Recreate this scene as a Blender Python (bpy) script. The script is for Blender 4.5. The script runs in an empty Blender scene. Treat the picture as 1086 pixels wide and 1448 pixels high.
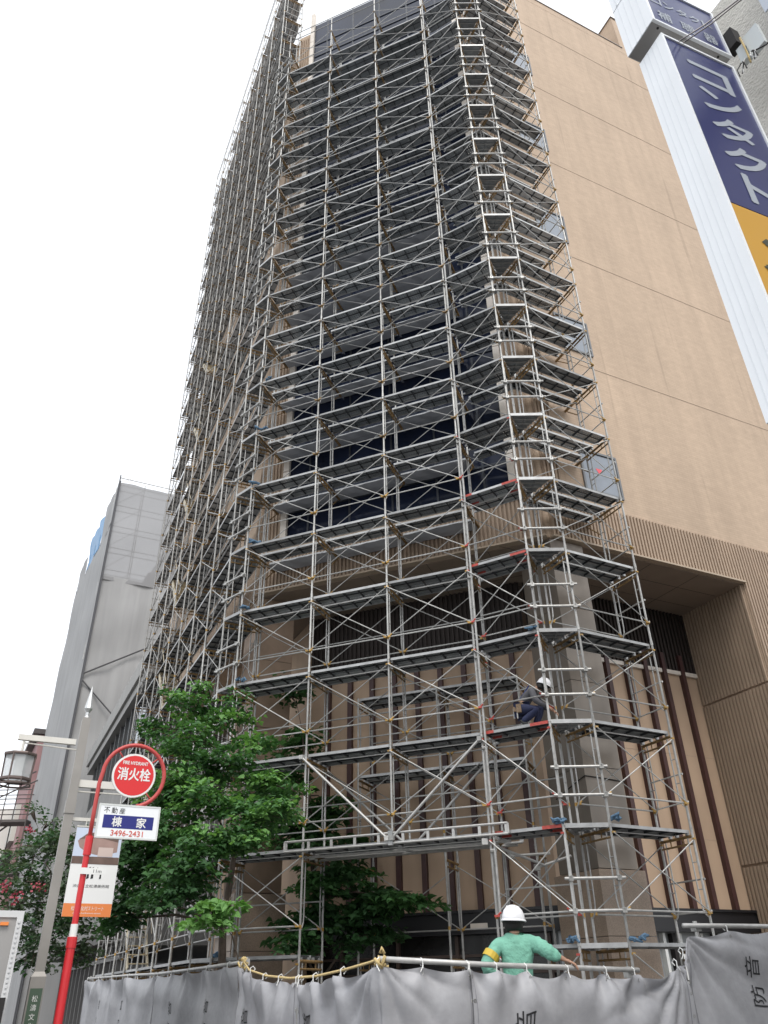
import bpy, bmesh, math, random
import numpy as np
from mathutils import Vector, Matrix
random.seed(7)
SC = bpy.context.scene
COL = SC.collection
R = math.radians

# ------------------------------------------------------------------ camera
F_PX, VX, VY, CX, CY, PW, PH = 1090.0, 506.34, -1035.0, 543.0, 724.0, 1086, 1448
zc = np.array([VX - CX, -(VY - CY), F_PX]); zc /= np.linalg.norm(zc)
hc = np.array([0, 0, 1.0]) - zc * zc[2]; hc /= np.linalg.norm(hc)
xc = np.cross(zc, hc)
RW = np.array([xc, hc, zc])                      # camera coords -> world
CAMZ = 1.5
cd = bpy.data.cameras.new('camera')
cam = bpy.data.objects.new('camera', cd); COL.objects.link(cam)
cd.sensor_fit = 'VERTICAL'; cd.sensor_height = 36.0; cd.sensor_width = 27.0
cd.lens = 36.0 * F_PX / PH
cd.clip_start = 0.1; cd.clip_end = 2000
M = Matrix.Identity(4)
for i in range(3):
    M[i][0] = RW[i][0]; M[i][1] = RW[i][1]; M[i][2] = -RW[i][2]
M[2][3] = CAMZ
cam.matrix_world = M
SC.camera = cam

# ------------------------------------------------------------------ light
SUN_AZ, SUN_EL = 168.0, 56.0
w = bpy.data.worlds.new('World'); SC.world = w; w.use_nodes = True
nt = w.node_tree; nt.nodes.clear()
sky = nt.nodes.new('ShaderNodeTexSky'); sky.sky_type = 'NISHITA'; sky.sun_disc = False
sky.sun_elevation = R(SUN_EL); sky.sun_rotation = R(SUN_AZ)
sky.air_density = 1.0; sky.dust_density = 3.0; sky.ozone_density = 1.0
hs = nt.nodes.new('ShaderNodeHueSaturation'); hs.inputs['Saturation'].default_value = 0.3
mx = nt.nodes.new('ShaderNodeMix'); mx.data_type = 'RGBA'; mx.inputs['Factor'].default_value = 0.6
mx.inputs['B'].default_value = (9.0, 9.3, 9.7, 1)      # the even white overcast
bg = nt.nodes.new('ShaderNodeBackground'); bg.inputs['Strength'].default_value = 0.10
wo = nt.nodes.new('ShaderNodeOutputWorld')
nt.links.new(sky.outputs[0], hs.inputs['Color']); nt.links.new(hs.outputs[0], mx.inputs['A'])
nt.links.new(mx.outputs['Result'], bg.inputs[0]); nt.links.new(bg.outputs[0], wo.inputs[0])
sl = bpy.data.lights.new('sun', 'SUN'); sl.energy = 0.9; sl.angle = R(24); sl.color = (1, .955, .89)
sun = bpy.data.objects.new('sun', sl); COL.objects.link(sun)
a, e = R(SUN_AZ), R(SUN_EL)
sd = Vector((math.sin(a) * math.cos(e), math.cos(a) * math.cos(e), math.sin(e)))
sun.rotation_euler = sd.to_track_quat('Z', 'Y').to_euler(); sun.location = sd * 100
SC.view_settings.view_transform = 'Standard'; SC.view_settings.look = 'None'
SC.view_settings.exposure = 1.07; SC.view_settings.gamma = 1.0
SC.cycles.max_bounces = 6; SC.cycles.transparent_max_bounces = 12
SC.cycles.use_denoising = True

# ------------------------------------------------------------------ materials
MATS = {}
def mat(name, col, rough=.6, metal=0.0, noise=None, bump=None, spec=.5, objvar=0.0, noise2=None, streak=None):
    """noise=(scale, amount) mottles the colour, bump=(scale, strength, distance), streak=(amount) vertical run marks"""
    m = bpy.data.materials.new(name); m.use_nodes = True
    t = m.node_tree; N = t.nodes; L = t.links
    b = N['Principled BSDF']
    b.inputs['Roughness'].default_value = rough; b.inputs['Metallic'].default_value = metal
    b.inputs['Specular IOR Level'].default_value = spec
    cur = None
    def rgb():
        n = N.new('ShaderNodeRGB'); n.outputs[0].default_value = (*col, 1); return n.outputs[0]
    cur = rgb()
    tc = N.new('ShaderNodeTexCoord')
    def mul(cur, fac_out, lo, hi):
        mr = N.new('ShaderNodeMapRange'); mr.inputs['To Min'].default_value = lo; mr.inputs['To Max'].default_value = hi
        mr.inputs['From Min'].default_value = .25; mr.inputs['From Max'].default_value = .75
        L.new(fac_out, mr.inputs['Value'])
        mm = N.new('ShaderNodeMix'); mm.data_type = 'RGBA'; mm.blend_type = 'MULTIPLY'; mm.inputs['Factor'].default_value = 1
        cc = N.new('ShaderNodeCombineColor')
        for k in range(3): L.new(mr.outputs[0], cc.inputs[k])
        L.new(cur, mm.inputs['A']); L.new(cc.outputs[0], mm.inputs['B'])
        return mm.outputs['Result']
    for nz in (noise, noise2):
        if nz:
            n = N.new('ShaderNodeTexNoise'); n.inputs['Scale'].default_value = nz[0]; n.inputs['Detail'].default_value = 5
            L.new(tc.outputs['Object'], n.inputs['Vector'])
            cur = mul(cur, n.outputs['Fac'], 1 - nz[1], 1 + nz[1])
    if streak:
        mp = N.new('ShaderNodeMapping'); mp.inputs['Scale'].default_value = (1.6, 1.6, .07)
        n = N.new('ShaderNodeTexNoise'); n.inputs['Scale'].default_value = 1.5; n.inputs['Detail'].default_value = 4
        L.new(tc.outputs['Object'], mp.inputs['Vector']); L.new(mp.outputs[0], n.inputs['Vector'])
        cur = mul(cur, n.outputs['Fac'], 1 - streak, 1 + streak)
    if objvar:
        oi = N.new('ShaderNodeObjectInfo')
        mr = N.new('ShaderNodeMapRange'); mr.inputs['To Min'].default_value = 1 - objvar; mr.inputs['To Max'].default_value = 1 + objvar
        L.new(oi.outputs['Random'], mr.inputs['Value'])
        mm = N.new('ShaderNodeMix'); mm.data_type = 'RGBA'; mm.blend_type = 'MULTIPLY'; mm.inputs['Factor'].default_value = 1
        cc = N.new('ShaderNodeCombineColor')
        for k in range(3): L.new(mr.outputs[0], cc.inputs[k])
        L.new(cur, mm.inputs['A']); L.new(cc.outputs[0], mm.inputs['B']); cur = mm.outputs['Result']
    L.new(cur, b.inputs['Base Color'])
    if bump:
        n = N.new('ShaderNodeTexNoise'); n.inputs['Scale'].default_value = bump[0]; n.inputs['Detail'].default_value = 4
        L.new(tc.outputs['Object'], n.inputs['Vector'])
        bp = N.new('ShaderNodeBump'); bp.inputs['Strength'].default_value = bump[1]; bp.inputs['Distance'].default_value = bump[2]
        L.new(n.outputs['Fac'], bp.inputs['Height']); L.new(bp.outputs[0], b.inputs['Normal'])
    MATS[name] = m
    return m

m_galv = mat('galvanised_steel', (.385, .382, .368), .5, .3, (9, .22), None, objvar=.26, noise2=(2.5, .16))
m_pipe = mat('clamped_pipe', (.44, .435, .42), .45, .35, (14, .15))
m_rust = mat('rusty_transom', (.26, .165, .07), .7, .15, (12, .45), None, objvar=.3)
m_clip = mat('yellow_clip', (.40, .24, .06), .6, .1, (20, .3), None, objvar=.2)
m_edge2 = mat('deck_edge_skylit', (.47, .48, .48), .45, .1, (5, .15), None, objvar=.15)  # sky light on the inner planks' outer edges, painted in as brighter steel
m_red = mat('red_paint_worn', (.42, .06, .045), .55, 0, (20, .3))
m_deck = mat('deck_steel', (.25, .265, .275), .5, .35, (6, .2), None, objvar=.16)
m_edge = mat('deck_edge_steel', (.37, .375, .375), .5, .25, (5, .22), None, objvar=.28)
m_bluerag = mat('blue_tie_cloth', (.09, .16, .24), .9, 0, (30, .3))

# scaffold-deck underside gets the punched drain holes
def perforated():
    m = mat('perforated_deck', (.31, .33, .345), .5, .35, (6, .2), None, objvar=.28)
    t = m.node_tree; N = t.nodes; L = t.links
    tc = N.new('ShaderNodeTexCoord')
    v = N.new('ShaderNodeTexVoronoi'); v.inputs['Scale'].default_value = 16; v.inputs['Randomness'].default_value = 0.0
    v.voronoi_dimensions = '2D'
    L.new(tc.outputs['Object'], v.inputs['Vector'])
    lt = N.new('ShaderNodeMath'); lt.operation = 'LESS_THAN'; lt.inputs[1].default_value = .17
    L.new(v.outputs['Distance'], lt.inputs[0])
    tr = N.new('ShaderNodeBsdfTransparent'); ms = N.new('ShaderNodeMixShader')
    out = N['Material Output']
    L.new(lt.outputs[0], ms.inputs[0]); L.new(N['Principled BSDF'].outputs[0], ms.inputs[1]); L.new(tr.outputs[0], ms.inputs[2])
    L.new(ms.outputs[0], out.inputs[0])
    return m
m_perf = perforated()

def tile_mat(name, col, zs=None):
    m = mat(name, col, .75, 0, (.30, .06), None, spec=.3, noise2=(5, .05), streak=.08)
    t = m.node_tree; N = t.nodes; L = t.links
    b = N['Principled BSDF']; src = b.inputs['Base Color'].links[0].from_socket
    br = N.new('ShaderNodeTexBrick'); br.inputs['Scale'].default_value = 1
    br.inputs['Brick Width'].default_value = .23; br.inputs['Row Height'].default_value = .07
    br.inputs['Mortar Size'].default_value = .006; br.inputs['Mortar Smooth'].default_value = .5
    br.inputs['Color1'].default_value = (1, 1, 1, 1); br.inputs['Color2'].default_value = (.93, .93, .93, 1)
    br.inputs['Mortar'].default_value = (.82, .81, .80, 1)
    uv = N.new('ShaderNodeUVMap')
    L.new(uv.outputs[0], br.inputs['Vector'])
    mm = N.new('ShaderNodeMix'); mm.data_type = 'RGBA'; mm.blend_type = 'MULTIPLY'; mm.inputs['Factor'].default_value = 1
    L.new(src, mm.inputs['A']); L.new(br.outputs['Color'], mm.inputs['B'])
    # thin weather runs and faint scuffs along the courses
    tc = N.new('ShaderNodeTexCoord'); cur = mm.outputs['Result']
    for sc, lo, hi, dk in (((4.5, 4.5, .16), .62, .74, .84), ((.5, .5, 5.0), .60, .78, .93), ((.25, .25, .25), .5, .75, .94)):
        mp = N.new('ShaderNodeMapping'); mp.inputs['Scale'].default_value = sc
        nz = N.new('ShaderNodeTexNoise'); nz.inputs['Scale'].default_value = 1.0; nz.inputs['Detail'].default_value = 6
        mr = N.new('ShaderNodeMapRange'); mr.inputs['From Min'].default_value = lo; mr.inputs['From Max'].default_value = hi; mr.inputs['To Min'].default_value = 1; mr.inputs['To Max'].default_value = dk
        L.new(tc.outputs['Object'], mp.inputs['Vector']); L.new(mp.outputs[0], nz.inputs['Vector']); L.new(nz.outputs['Fac'], mr.inputs['Value'])
        cc = N.new('ShaderNodeCombineColor')
        for k in range(3): L.new(mr.outputs[0], cc.inputs[k])
        m2 = N.new('ShaderNodeMix'); m2.data_type = 'RGBA'; m2.blend_type = 'MULTIPLY'; m2.inputs['Factor'].default_value = 1
        L.new(cur, m2.inputs['A']); L.new(cc.outputs[0], m2.inputs['B']); cur = m2.outputs['Result']
    L.new(cur, b.inputs['Base Color'])
    return m
m_tile = tile_mat('tan_tile', (.47, .357, .262))
m_seam = mat('seam_sealant', (.35, .265, .195), .8)
m_rib = mat('ribbed_tan', (.36, .272, .20), .7, 0, (1.2, .08), None, spec=.3, streak=.06)
m_panel = mat('recess_panel', (.42, .305, .215), .7, 0, (.8, .10), (40, .2, .004), spec=.3, streak=.10)
m_batten = mat('maroon_batten', (.055, .022, .020), .5, 0, (6, .2))
m_white = mat('white_flashing', (.68, .62, .55), .55, 0, (6, .08))
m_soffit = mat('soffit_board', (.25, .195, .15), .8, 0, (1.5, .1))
m_dark = mat('dark_void', (.012, .010, .010), .7)
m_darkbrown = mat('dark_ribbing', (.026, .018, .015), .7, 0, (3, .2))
m_colmetal = mat('column_metal_panel', (.20, .17, .14), .34, .35, (2.2, .10), None, streak=.14)
m_granite = mat('granite_base', (.29, .22, .165), .45, 0, (55, .28), None, noise2=(6, .10))
m_colbrown = mat('brown_column_panel', (.23, .16, .11), .6, 0, (4, .12))
m_glass = mat('navy_glass', (.009, .013, .028), .12, 0, (.5, .5), (.6, .15, .05), spec=.22)
m_blind = mat('masked_glass_strip', (.30, .32, .35), .55, 0, (3, .15))
m_winglass = mat('window_grey_glass', (.20, .225, .26), .25, 0, (2, .12), spec=.7)
m_winframe = mat('window_frame_grey', (.16, .165, .17), .5, .2)
m_pink = mat('rescue_triangle', (.75, .10, .12), .5)
m_asphalt = mat('asphalt', (.05, .05, .052), .9, 0, (18, .25), (120, .4, .004))
m_pave = mat('pavement', (.22, .21, .20), .85, 0, (8, .15))
m_cloth = mat('grey_soundproof_sheet', (.315, .315, .33), .5, 0, (1.3, .12), (5, .35, .03), noise2=(14, .07))
m_ink = mat('black_ink', (.018, .018, .02), .7)
m_rope = mat('yellow_rope', (.55, .42, .20), .9, 0, (60, .3), (200, .8, .004))
m_tie = mat('white_tie', (.72, .72, .70), .8)

# ------------------------------------------------------------------ mesh builder
class MB:
    def __init__(s): s.v = []; s.f = []; s.m = []; s.uv = {}
    def add(s, vs, fs, mi=0):
        o = len(s.v); s.v += [tuple(p) for p in vs]
        for f in fs: s.f.append(tuple(i + o for i in f)); s.m.append(mi)
        return o
    def box(s, c, sz, mi=0, ax=None):
        ax = ax or (Vector((1, 0, 0)), Vector((0, 1, 0)), Vector((0, 0, 1)))
        c = Vector(c); h = [x / 2 for x in sz]
        vs = [c + ax[0] * (sx * h[0]) + ax[1] * (sy * h[1]) + ax[2] * (sz_ * h[2]) for sx in (-1, 1) for sy in (-1, 1) for sz_ in (-1, 1)]
        s.add(vs, [(0, 1, 3, 2), (4, 6, 7, 5), (0, 4, 5, 1), (2, 3, 7, 6), (0, 2, 6, 4), (1, 5, 7, 3)], mi)
    def tube(s, p0, p1, r, mi=0, n=8, r1=None, cap=True):
        p0 = Vector(p0); p1 = Vector(p1); d = (p1 - p0)
        if d.length < 1e-6: return
        d.normalize(); u = d.orthogonal().normalized(); v = d.cross(u)
        r1 = r if r1 is None else r1
        vs = []
        for (p, rr) in ((p0, r), (p1, r1)):
            for k in range(n):
                t = 2 * math.pi * k / n
                vs.append(p + (u * math.cos(t) + v * math.sin(t)) * rr)
        fs = [(k, (k + 1) % n, n + (k + 1) % n, n + k) for k in range(n)]
        if cap: fs += [tuple(reversed(range(n))), tuple(range(n, 2 * n))]
        s.add(vs, fs, mi)
    def poly(s, pts, rs, mi=0, n=8, cap=True):
        """a smooth tube through points, one radius each"""
        pts = [Vector(p) for p in pts]
        if not isinstance(rs, (list, tuple)): rs = [rs] * len(pts)
        prev = None; vs = []
        for i, p in enumerate(pts):
            d = (pts[min(i + 1, len(pts) - 1)] - pts[max(i - 1, 0)]).normalized()
            if prev is None: u = d.orthogonal().normalized()
            else:
                u = prev - d * prev.dot(d)
                u = u.normalized() if u.length > 1e-6 else d.orthogonal().normalized()
            prev = u; v = d.cross(u)
            for k in range(n):
                t = 2 * math.pi * k / n
                vs.append(p + (u * math.cos(t) + v * math.sin(t)) * rs[i])
        fs = []
        for i in range(len(pts) - 1):
            for k in range(n):
                fs.append((i * n + k, i * n + (k + 1) % n, (i + 1) * n + (k + 1) % n, (i + 1) * n + k))
        if cap: fs += [tuple(reversed(range(n))), tuple(range((len(pts) - 1) * n, len(pts) * n))]
        s.add(vs, fs, mi)
    def prism(s, poly, z0, z1, mi=0):
        n = len(poly)
        vs = [(x, y, z0) for x, y in poly] + [(x, y, z1) for x, y in poly]
        s.add(vs, [tuple(reversed(range(n))), tuple(range(n, 2 * n))] + [(k, (k + 1) % n, n + (k + 1) % n, n + k) for k in range(n)], mi)
    def lathe(s, c, prof, mi=0, n=20, ax=None):
        ax = ax or (Vector((1, 0, 0)), Vector((0, 1, 0)), Vector((0, 0, 1)))
        c = Vector(c); vs = []
        for r, z in prof:
            for k in range(n):
                t = 2 * math.pi * k / n
                vs.append(c + ax[0] * (r * math.cos(t)) + ax[1] * (r * math.sin(t)) + ax[2] * z)
        fs = []
        for i in range(len(prof) - 1):
            for k in range(n): fs.append((i * n + k, i * n + (k + 1) % n, (i + 1) * n + (k + 1) % n, (i + 1) * n + k))
        s.add(vs, fs, mi)
    def mesh(s, name, mats):
        me = bpy.data.meshes.new(name); me.from_pydata(s.v, [], s.f)
        for m in (mats if isinstance(mats, (list, tuple)) else [mats]): me.materials.append(m)
        me.polygons.foreach_set('material_index', s.m); me.update()
        return me
    def build(s, name, mats, parent=None, loc=None, smooth=False):
        me = s.mesh(name, mats)
        if smooth: me.polygons.foreach_set('use_smooth', [True] * len(me.polygons))
        return link(name, me, parent, loc)
def link(name, me, parent=None, loc=None):
    o = bpy.data.objects.new(name, me); COL.objects.link(o)
    if parent:
        o.parent = parent
        # children are modelled in world coordinates unless a loc is given
        if loc is None and parent.type == 'EMPTY': o.matrix_parent_inverse = Matrix.Translation(-parent.location)
    if loc is not None: o.location = loc
    return o
def shade(o, ang=40):
    for p in o.data.polygons: p.use_smooth = True
    try: o.data.set_sharp_from_angle(angle=R(ang))
    except Exception: pass
def tag(o, label=None, cat=None, group=None, kind=None):
    if label: o['label'] = label
    if cat: o['category'] = cat
    if group: o['group'] = group
    if kind: o['kind'] = kind
    return o
def thing(name, label, cat, loc=(0, 0, 0), group=None):
    o = bpy.data.objects.new(name, None); COL.objects.link(o); o.location = loc; o.empty_display_size = .3
    return tag(o, label, cat, group)
def grand(name, me_or_mb, mats, parent):
    """a sub-part modelled in world coordinates under a mesh part"""
    me = me_or_mb.mesh(name, mats) if isinstance(me_or_mb, MB) else me_or_mb
    o = bpy.data.objects.new(name, me); COL.objects.link(o); o.parent = parent
    top = parent
    while top.parent: top = top.parent
    if top.type == 'EMPTY': o.matrix_parent_inverse = Matrix.Identity(4)
    return o
_tc = {}
def text2d(body):
    """triangulated outline of a string, centred, one unit tall"""
    if body in _tc: return _tc[body]
    c = bpy.data.curves.new('txt', 'FONT'); c.body = body; c.align_x = 'CENTER'; c.align_y = 'CENTER'; c.resolution_u = 3
    c.fill_mode = 'FRONT'
    o = bpy.data.objects.new('txt', c); COL.objects.link(o)
    me = bpy.data.meshes.new_from_object(o.evaluated_get(bpy.context.evaluated_depsgraph_get()))
    bm = bmesh.new(); bm.from_mesh(me); bmesh.ops.triangulate(bm, faces=bm.faces[:])
    vs = [v.co.copy() for v in bm.verts]; bm.verts.ensure_lookup_table()
    fs = [tuple(v.index for v in f.verts) for f in bm.faces]
    bm.free(); bpy.data.objects.remove(o); bpy.data.curves.remove(c); bpy.data.meshes.remove(me)
    xs = [v.x for v in vs]; ys = [v.y for v in vs]
    cx, cy, h, wd = (max(xs) + min(xs)) / 2, (max(ys) + min(ys)) / 2, max(ys) - min(ys), max(xs) - min(xs)
    vs = [((v.x - cx) / h, (v.y - cy) / h) for v in vs]
    _tc[body] = (vs, fs, wd / h)
    return _tc[body]
def put_text(mb, body, c, ux, uy, h, mi=0, width=None, bold=0.0):
    vs, fs, asp = text2d(body)
    c = Vector(c); ux = Vector(ux); uy = Vector(uy)
    sx = h if width is None else width / asp
    nn = ux.cross(uy).normalized()
    offs = [(0, 0)] if not bold else [(0, 0), (bold, 0), (-bold, 0), (0, bold), (0, -bold)]
    for i, (ox, oy) in enumerate(offs):
        mb.add([c + ux * (x * sx + ox) + uy * (y * h + oy) + nn * (.0003 * i) for x, y in vs], fs, mi)

def uvec(az): return Vector((math.sin(R(az)), math.cos(R(az)), 0))
UZ = Vector((0, 0, 1))
D_CH, D_R, D_L = uvec(111.6), uvec(64), uvec(-26)           # along the corner front, the right wall, the left wall
N_CH, N_R, N_L = uvec(21.6), uvec(-26), uvec(64)            # into the building
F3 = Vector((0.03, 14.85, 0)); F1 = F3 - D_CH * 3.6; F2 = F3 - D_CH * 1.8; F4 = F3 + D_CH * 1.8
F5 = Vector((2.84, 13.52, 0)); F6 = Vector((3.61, 13.53, 0)); F7 = Vector((5.24, 14.40, 0))
L0 = Vector((-3.79, 16.62, 0))
LV = 1.725
def zl(k): return 3.77 + LV * k
CW = F3 + N_CH * 1.5        # a point of the corner wall
RWP = F6 + N_R * 1.3        # a point of the right wall
RC = Vector((3.69, 15.02, 0)); LC = Vector((-3.23, 17.75, 0))
Z_SOF, Z_BAND, Z_ROOF = 10.05, 11.2, 37.4

#PARTS
# ------------------------------------------------------------------ ground
b = MB(); b.add([(-260, -80, 0), (260, -80, 0), (260, 420, 0), (-260, 420, 0)], [(0, 1, 2, 3)])
tag(b.build('road', m_asphalt), kind='structure')
b = MB()
pv = [Vector((-.6, 6.6, 0)), Vector((14, 13.8, 0)), Vector((14, 34, 0)), Vector((-6, 34, 0)), Vector((-12.2, 31, 0))]
b.prism([(v.x, v.y) for v in pv], .004, .13)
tag(b.build('pavement', m_pave), kind='structure')
b = MB(); b.prism([(-13.8, 6), (-5.6, 6), (-19, 33), (-27, 33)], .004, .12); tag(b.build('pavement', m_pave), kind='structure')

def uvs(me):
    uvl = me.uv_layers.new(name='UVMap')
    for p in me.polygons:
        n = p.normal
        t = UZ.cross(n)
        t = t.normalized() if t.length > .05 else Vector((1, 0, 0))
        up = n.cross(t)
        for li in p.loop_indices:
            co = me.vertices[me.loops[li].vertex_index].co
            uvl.data[li].uv = (co.dot(t), co.dot(up))
def ribs(b, o, d, nout, s0, s1, z0, z1, pitch=.10, wd=.052, dp=.045, mi=0):
    """upright fins on a backing sheet"""
    ax = (d, nout, UZ); L = s1 - s0
    b.box(o + d * ((s0 + s1) / 2) + nout * .012 + UZ * ((z0 + z1) / 2), (L, .02, z1 - z0), mi, ax)
    n = int(L / pitch)
    for k in range(n):
        s = s0 + (k + .5) * L / n
        b.box(o + d * s + nout * (.022 + dp / 2) + UZ * ((z0 + z1) / 2), (wd, dp, z1 - z0 - .004), mi, ax)

# ------------------------------------------------------------------ the office tower
TW = thing('office_tower', 'tall tan tiled office tower with a dark glazed corner front, wrapped in scaffolding', 'building', RC)
OUT_CH, OUT_R, OUT_L = -N_CH, -N_R, -N_L
RB = RC + D_R * 19.0; LB = LC + D_L * 13.3
BACK = LB + D_R * 10
foot = [LC, RC, RB, RB + N_R * 12, LB + N_L * 14, LB]
b = MB(); b.prism([(v.x, v.y) for v in foot], Z_SOF, 36.95)
bx = lambda s0, s1, e0, e1, z0, z1, mi=0: b.box(RWP + D_R * ((s0 + s1) / 2) + N_R * ((e0 + e1) / 2) + UZ * ((z0 + z1) / 2), (s1 - s0, e1 - e0, z1 - z0), mi, (D_R, N_R, UZ))
bx(.78, 8.95, 0, .30, 36.95, Z_ROOF); bx(8.95, 19.7, 0, 6, 36.95, 40.0)
bx(8.0, 8.95, .9, 2.6, 36.95, 39.0)
W = b.build('wall', m_tile, TW); uvs(W.data)
# seams (mastic joints) in the tiled side wall
b = MB()
for z in (15.95, 20.6, 25.35, 30.0, 34.6):
    b.box(RWP + D_R * 10.4 + OUT_R * .001 + UZ * z, (18.4, .006, .017), 0, (D_R, OUT_R, UZ))
grand('joint', b, m_seam, W)
b = MB(); b.box(RWP + D_R * 4.9 + N_R * .1 + UZ * (Z_ROOF + .02), (8.3, .26, .05), 0, (D_R, N_R, UZ)); b.box(RWP + D_R * 14.3 + N_R * 3 + UZ * 40.02, (10.8, 6.1, .05), 0, (D_R, N_R, UZ))
grand('coping', b, mat('coping_metal', (.22, .19, .17), .5, .3), W)
b = MB(); o = RWP + D_R * 8.35 + N_R * .9
b.add([o + UZ * 37.6 + D_R * -.25, o + UZ * 37.6 + D_R * .35, o + UZ * 38.3 + D_R * .35, o + UZ * 38.3 + D_R * -.25, o + OUT_R * .55 + UZ * 37.6 + D_R * -.25, o + OUT_R * .55 + UZ * 37.6 + D_R * .35], [(0, 1, 2, 3), (4, 5, 2, 3), (0, 3, 4), (1, 5, 2), (0, 1, 5, 4)])
b.build('vent_hood', mat('hood_metal', (.16, .13, .11), .5, .3), TW)
# ribbed band over the recess, ribbed corners, pier
b = MB()
ribs(b, CW, D_CH, OUT_CH, -4.05, 3.28, Z_SOF + .03, Z_BAND - .03)
ribs(b, RWP, D_R, OUT_R, .80, 6.66, Z_SOF + .03, Z_BAND)
ribs(b, LC, D_L, OUT_L, .05, 6, Z_SOF + .03, Z_BAND)
b.box(CW + D_CH * -.4 + OUT_CH * .06 + UZ * (Z_BAND + .03), (7.3, .13, .11), 1, (D_CH, OUT_CH, UZ))
b.box(CW + D_CH * -.4 + OUT_CH * .05 + UZ * (Z_SOF + .02), (7.4, .16, .045), 1, (D_CH, OUT_CH, UZ))
b.box(RWP + D_R * 3.72 + OUT_R * .05 + UZ * (Z_SOF + .02), (5.9, .13, .045), 1, (D_R, OUT_R, UZ))
b.build('ribbed_band', [m_rib, mat('band_trim', (.38, .30, .22), .6)], TW)
b = MB()
ribs(b, CW, D_CH, OUT_CH, 2.80, 3.28, Z_BAND + .09, 36.9); ribs(b, RWP, D_R, OUT_R, .80, 1.32, Z_BAND + .01, 36.9)
ribs(b, CW, D_CH, OUT_CH, -4.05, -3.54, Z_BAND + .09, 36.6); ribs(b, LC, D_L, OUT_L, .06, .5, Z_BAND + .01, 36.6)
b.build('ribbed_corner', m_rib, TW)
b = MB()
Pq = RWP + D_R * 6.66
b.box(Pq + D_R * 6.2 + N_R * 1.6 + UZ * 5.02, (12.4, 3.2, 10.03), 0, (D_R, N_R, UZ))
ribs(b, RWP, D_R, OUT_R, 6.66, 13.0, .1, Z_BAND)
ribs(b, Pq, N_R, -D_R, .02, 2.30, 7.53, Z_SOF - .01); ribs(b, Pq, N_R, -D_R, .02, 2.30, 3.78, 7.48); ribs(b, Pq, N_R, -D_R, .02, 2.30, .1, 3.73)
b.build('ribbed_pier', m_rib, TW)
# soffit with its board joints
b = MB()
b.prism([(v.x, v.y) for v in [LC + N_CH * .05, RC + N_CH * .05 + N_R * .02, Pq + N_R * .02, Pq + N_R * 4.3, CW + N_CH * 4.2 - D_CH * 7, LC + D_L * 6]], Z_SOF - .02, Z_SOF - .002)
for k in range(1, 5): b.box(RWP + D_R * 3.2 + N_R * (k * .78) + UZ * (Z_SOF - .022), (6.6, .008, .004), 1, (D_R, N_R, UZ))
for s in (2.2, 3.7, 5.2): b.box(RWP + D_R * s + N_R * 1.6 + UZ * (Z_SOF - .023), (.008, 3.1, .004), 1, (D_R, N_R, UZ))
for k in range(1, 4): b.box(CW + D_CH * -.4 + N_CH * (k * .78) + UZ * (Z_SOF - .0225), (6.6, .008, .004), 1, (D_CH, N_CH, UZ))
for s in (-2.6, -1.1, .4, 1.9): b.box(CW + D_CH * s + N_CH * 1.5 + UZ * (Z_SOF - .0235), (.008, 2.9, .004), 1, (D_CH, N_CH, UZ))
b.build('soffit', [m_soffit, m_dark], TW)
# glazed corner front: five storey-high windows with mullions
z0 = Z_BAND + .10
zt = [z0, 15.9, 20.6, 25.3, 30.0, 34.7, 37.35]
for i in range(6):
    b = MB(); b.box(CW + D_CH * -.36 + OUT_CH * .03 + UZ * ((zt[i] + zt[i + 1]) / 2), (5.96, .05, zt[i + 1] - zt[i] - .012), 0, (D_CH, OUT_CH, UZ))
    o = b.build('window', m_glass, TW)
    f = MB(); zz = zt[i]
    for s in (-2.4, -1.2, 0, 1.2, 2.4): f.box(CW + D_CH * (-.36 + s * .99) + OUT_CH * .068 + UZ * ((zt[i] + zt[i + 1]) / 2), (.05, .026, zt[i + 1] - zt[i] - .06), 0, (D_CH, OUT_CH, UZ))
    for dz in (.06, 1.0, 3.4):
        if zt[i] + dz < zt[i + 1] - .1: f.box(CW + D_CH * -.36 + OUT_CH * .070 + UZ * (zt[i] + dz), (5.9, .030, .06), 0, (D_CH, OUT_CH, UZ))
    grand('mullion', f, mat('dark_mullion', (.05, .055, .065), .4, .5), o)
for s in (-3.44, 2.70):
    b = MB(); zz = z0
    while zz < 37.2:
        b.box(CW + D_CH * s + OUT_CH * .07 + UZ * (zz + .58), (.17, .12, 1.15), 0, (D_CH, OUT_CH, UZ)); zz += 1.175
    b.build('jamb', m_white, TW)
# small windows in the tiled side wall
for i in range(5):
    zb = 11.68 + 4.75 * i
    b = MB(); b.box(RWP + D_R * 2.62 + OUT_R * .008 + UZ * (zb + .6), (1.10, .012, 1.14), 0, (D_R, OUT_R, UZ))
    o = b.build('window', m_winglass, TW)
    f = MB()
    for ds in (-.56, .56): f.box(RWP + D_R * (2.62 + ds) + OUT_R * .022 + UZ * (zb + .6), (.055 if ds else .03, .044, 1.26), 0, (D_R, OUT_R, UZ))
    for dz in (0, 1.22): f.box(RWP + D_R * 2.62 + OUT_R * .021 + UZ * (zb + dz), (1.16, .042, .06), 0, (D_R, OUT_R, UZ))
    grand('frame', f, m_winframe, o)
    if i == 0:
        f = MB(); c = RWP + D_R * 2.58 + OUT_R * .02 + UZ * (zb + .66)
        f.add([c + D_R * -.10 + UZ * .08, c + D_R * .10 + UZ * .08, c - UZ * .10], [(0, 1, 2)]); grand('rescue_mark', f, m_pink, o)
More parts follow.
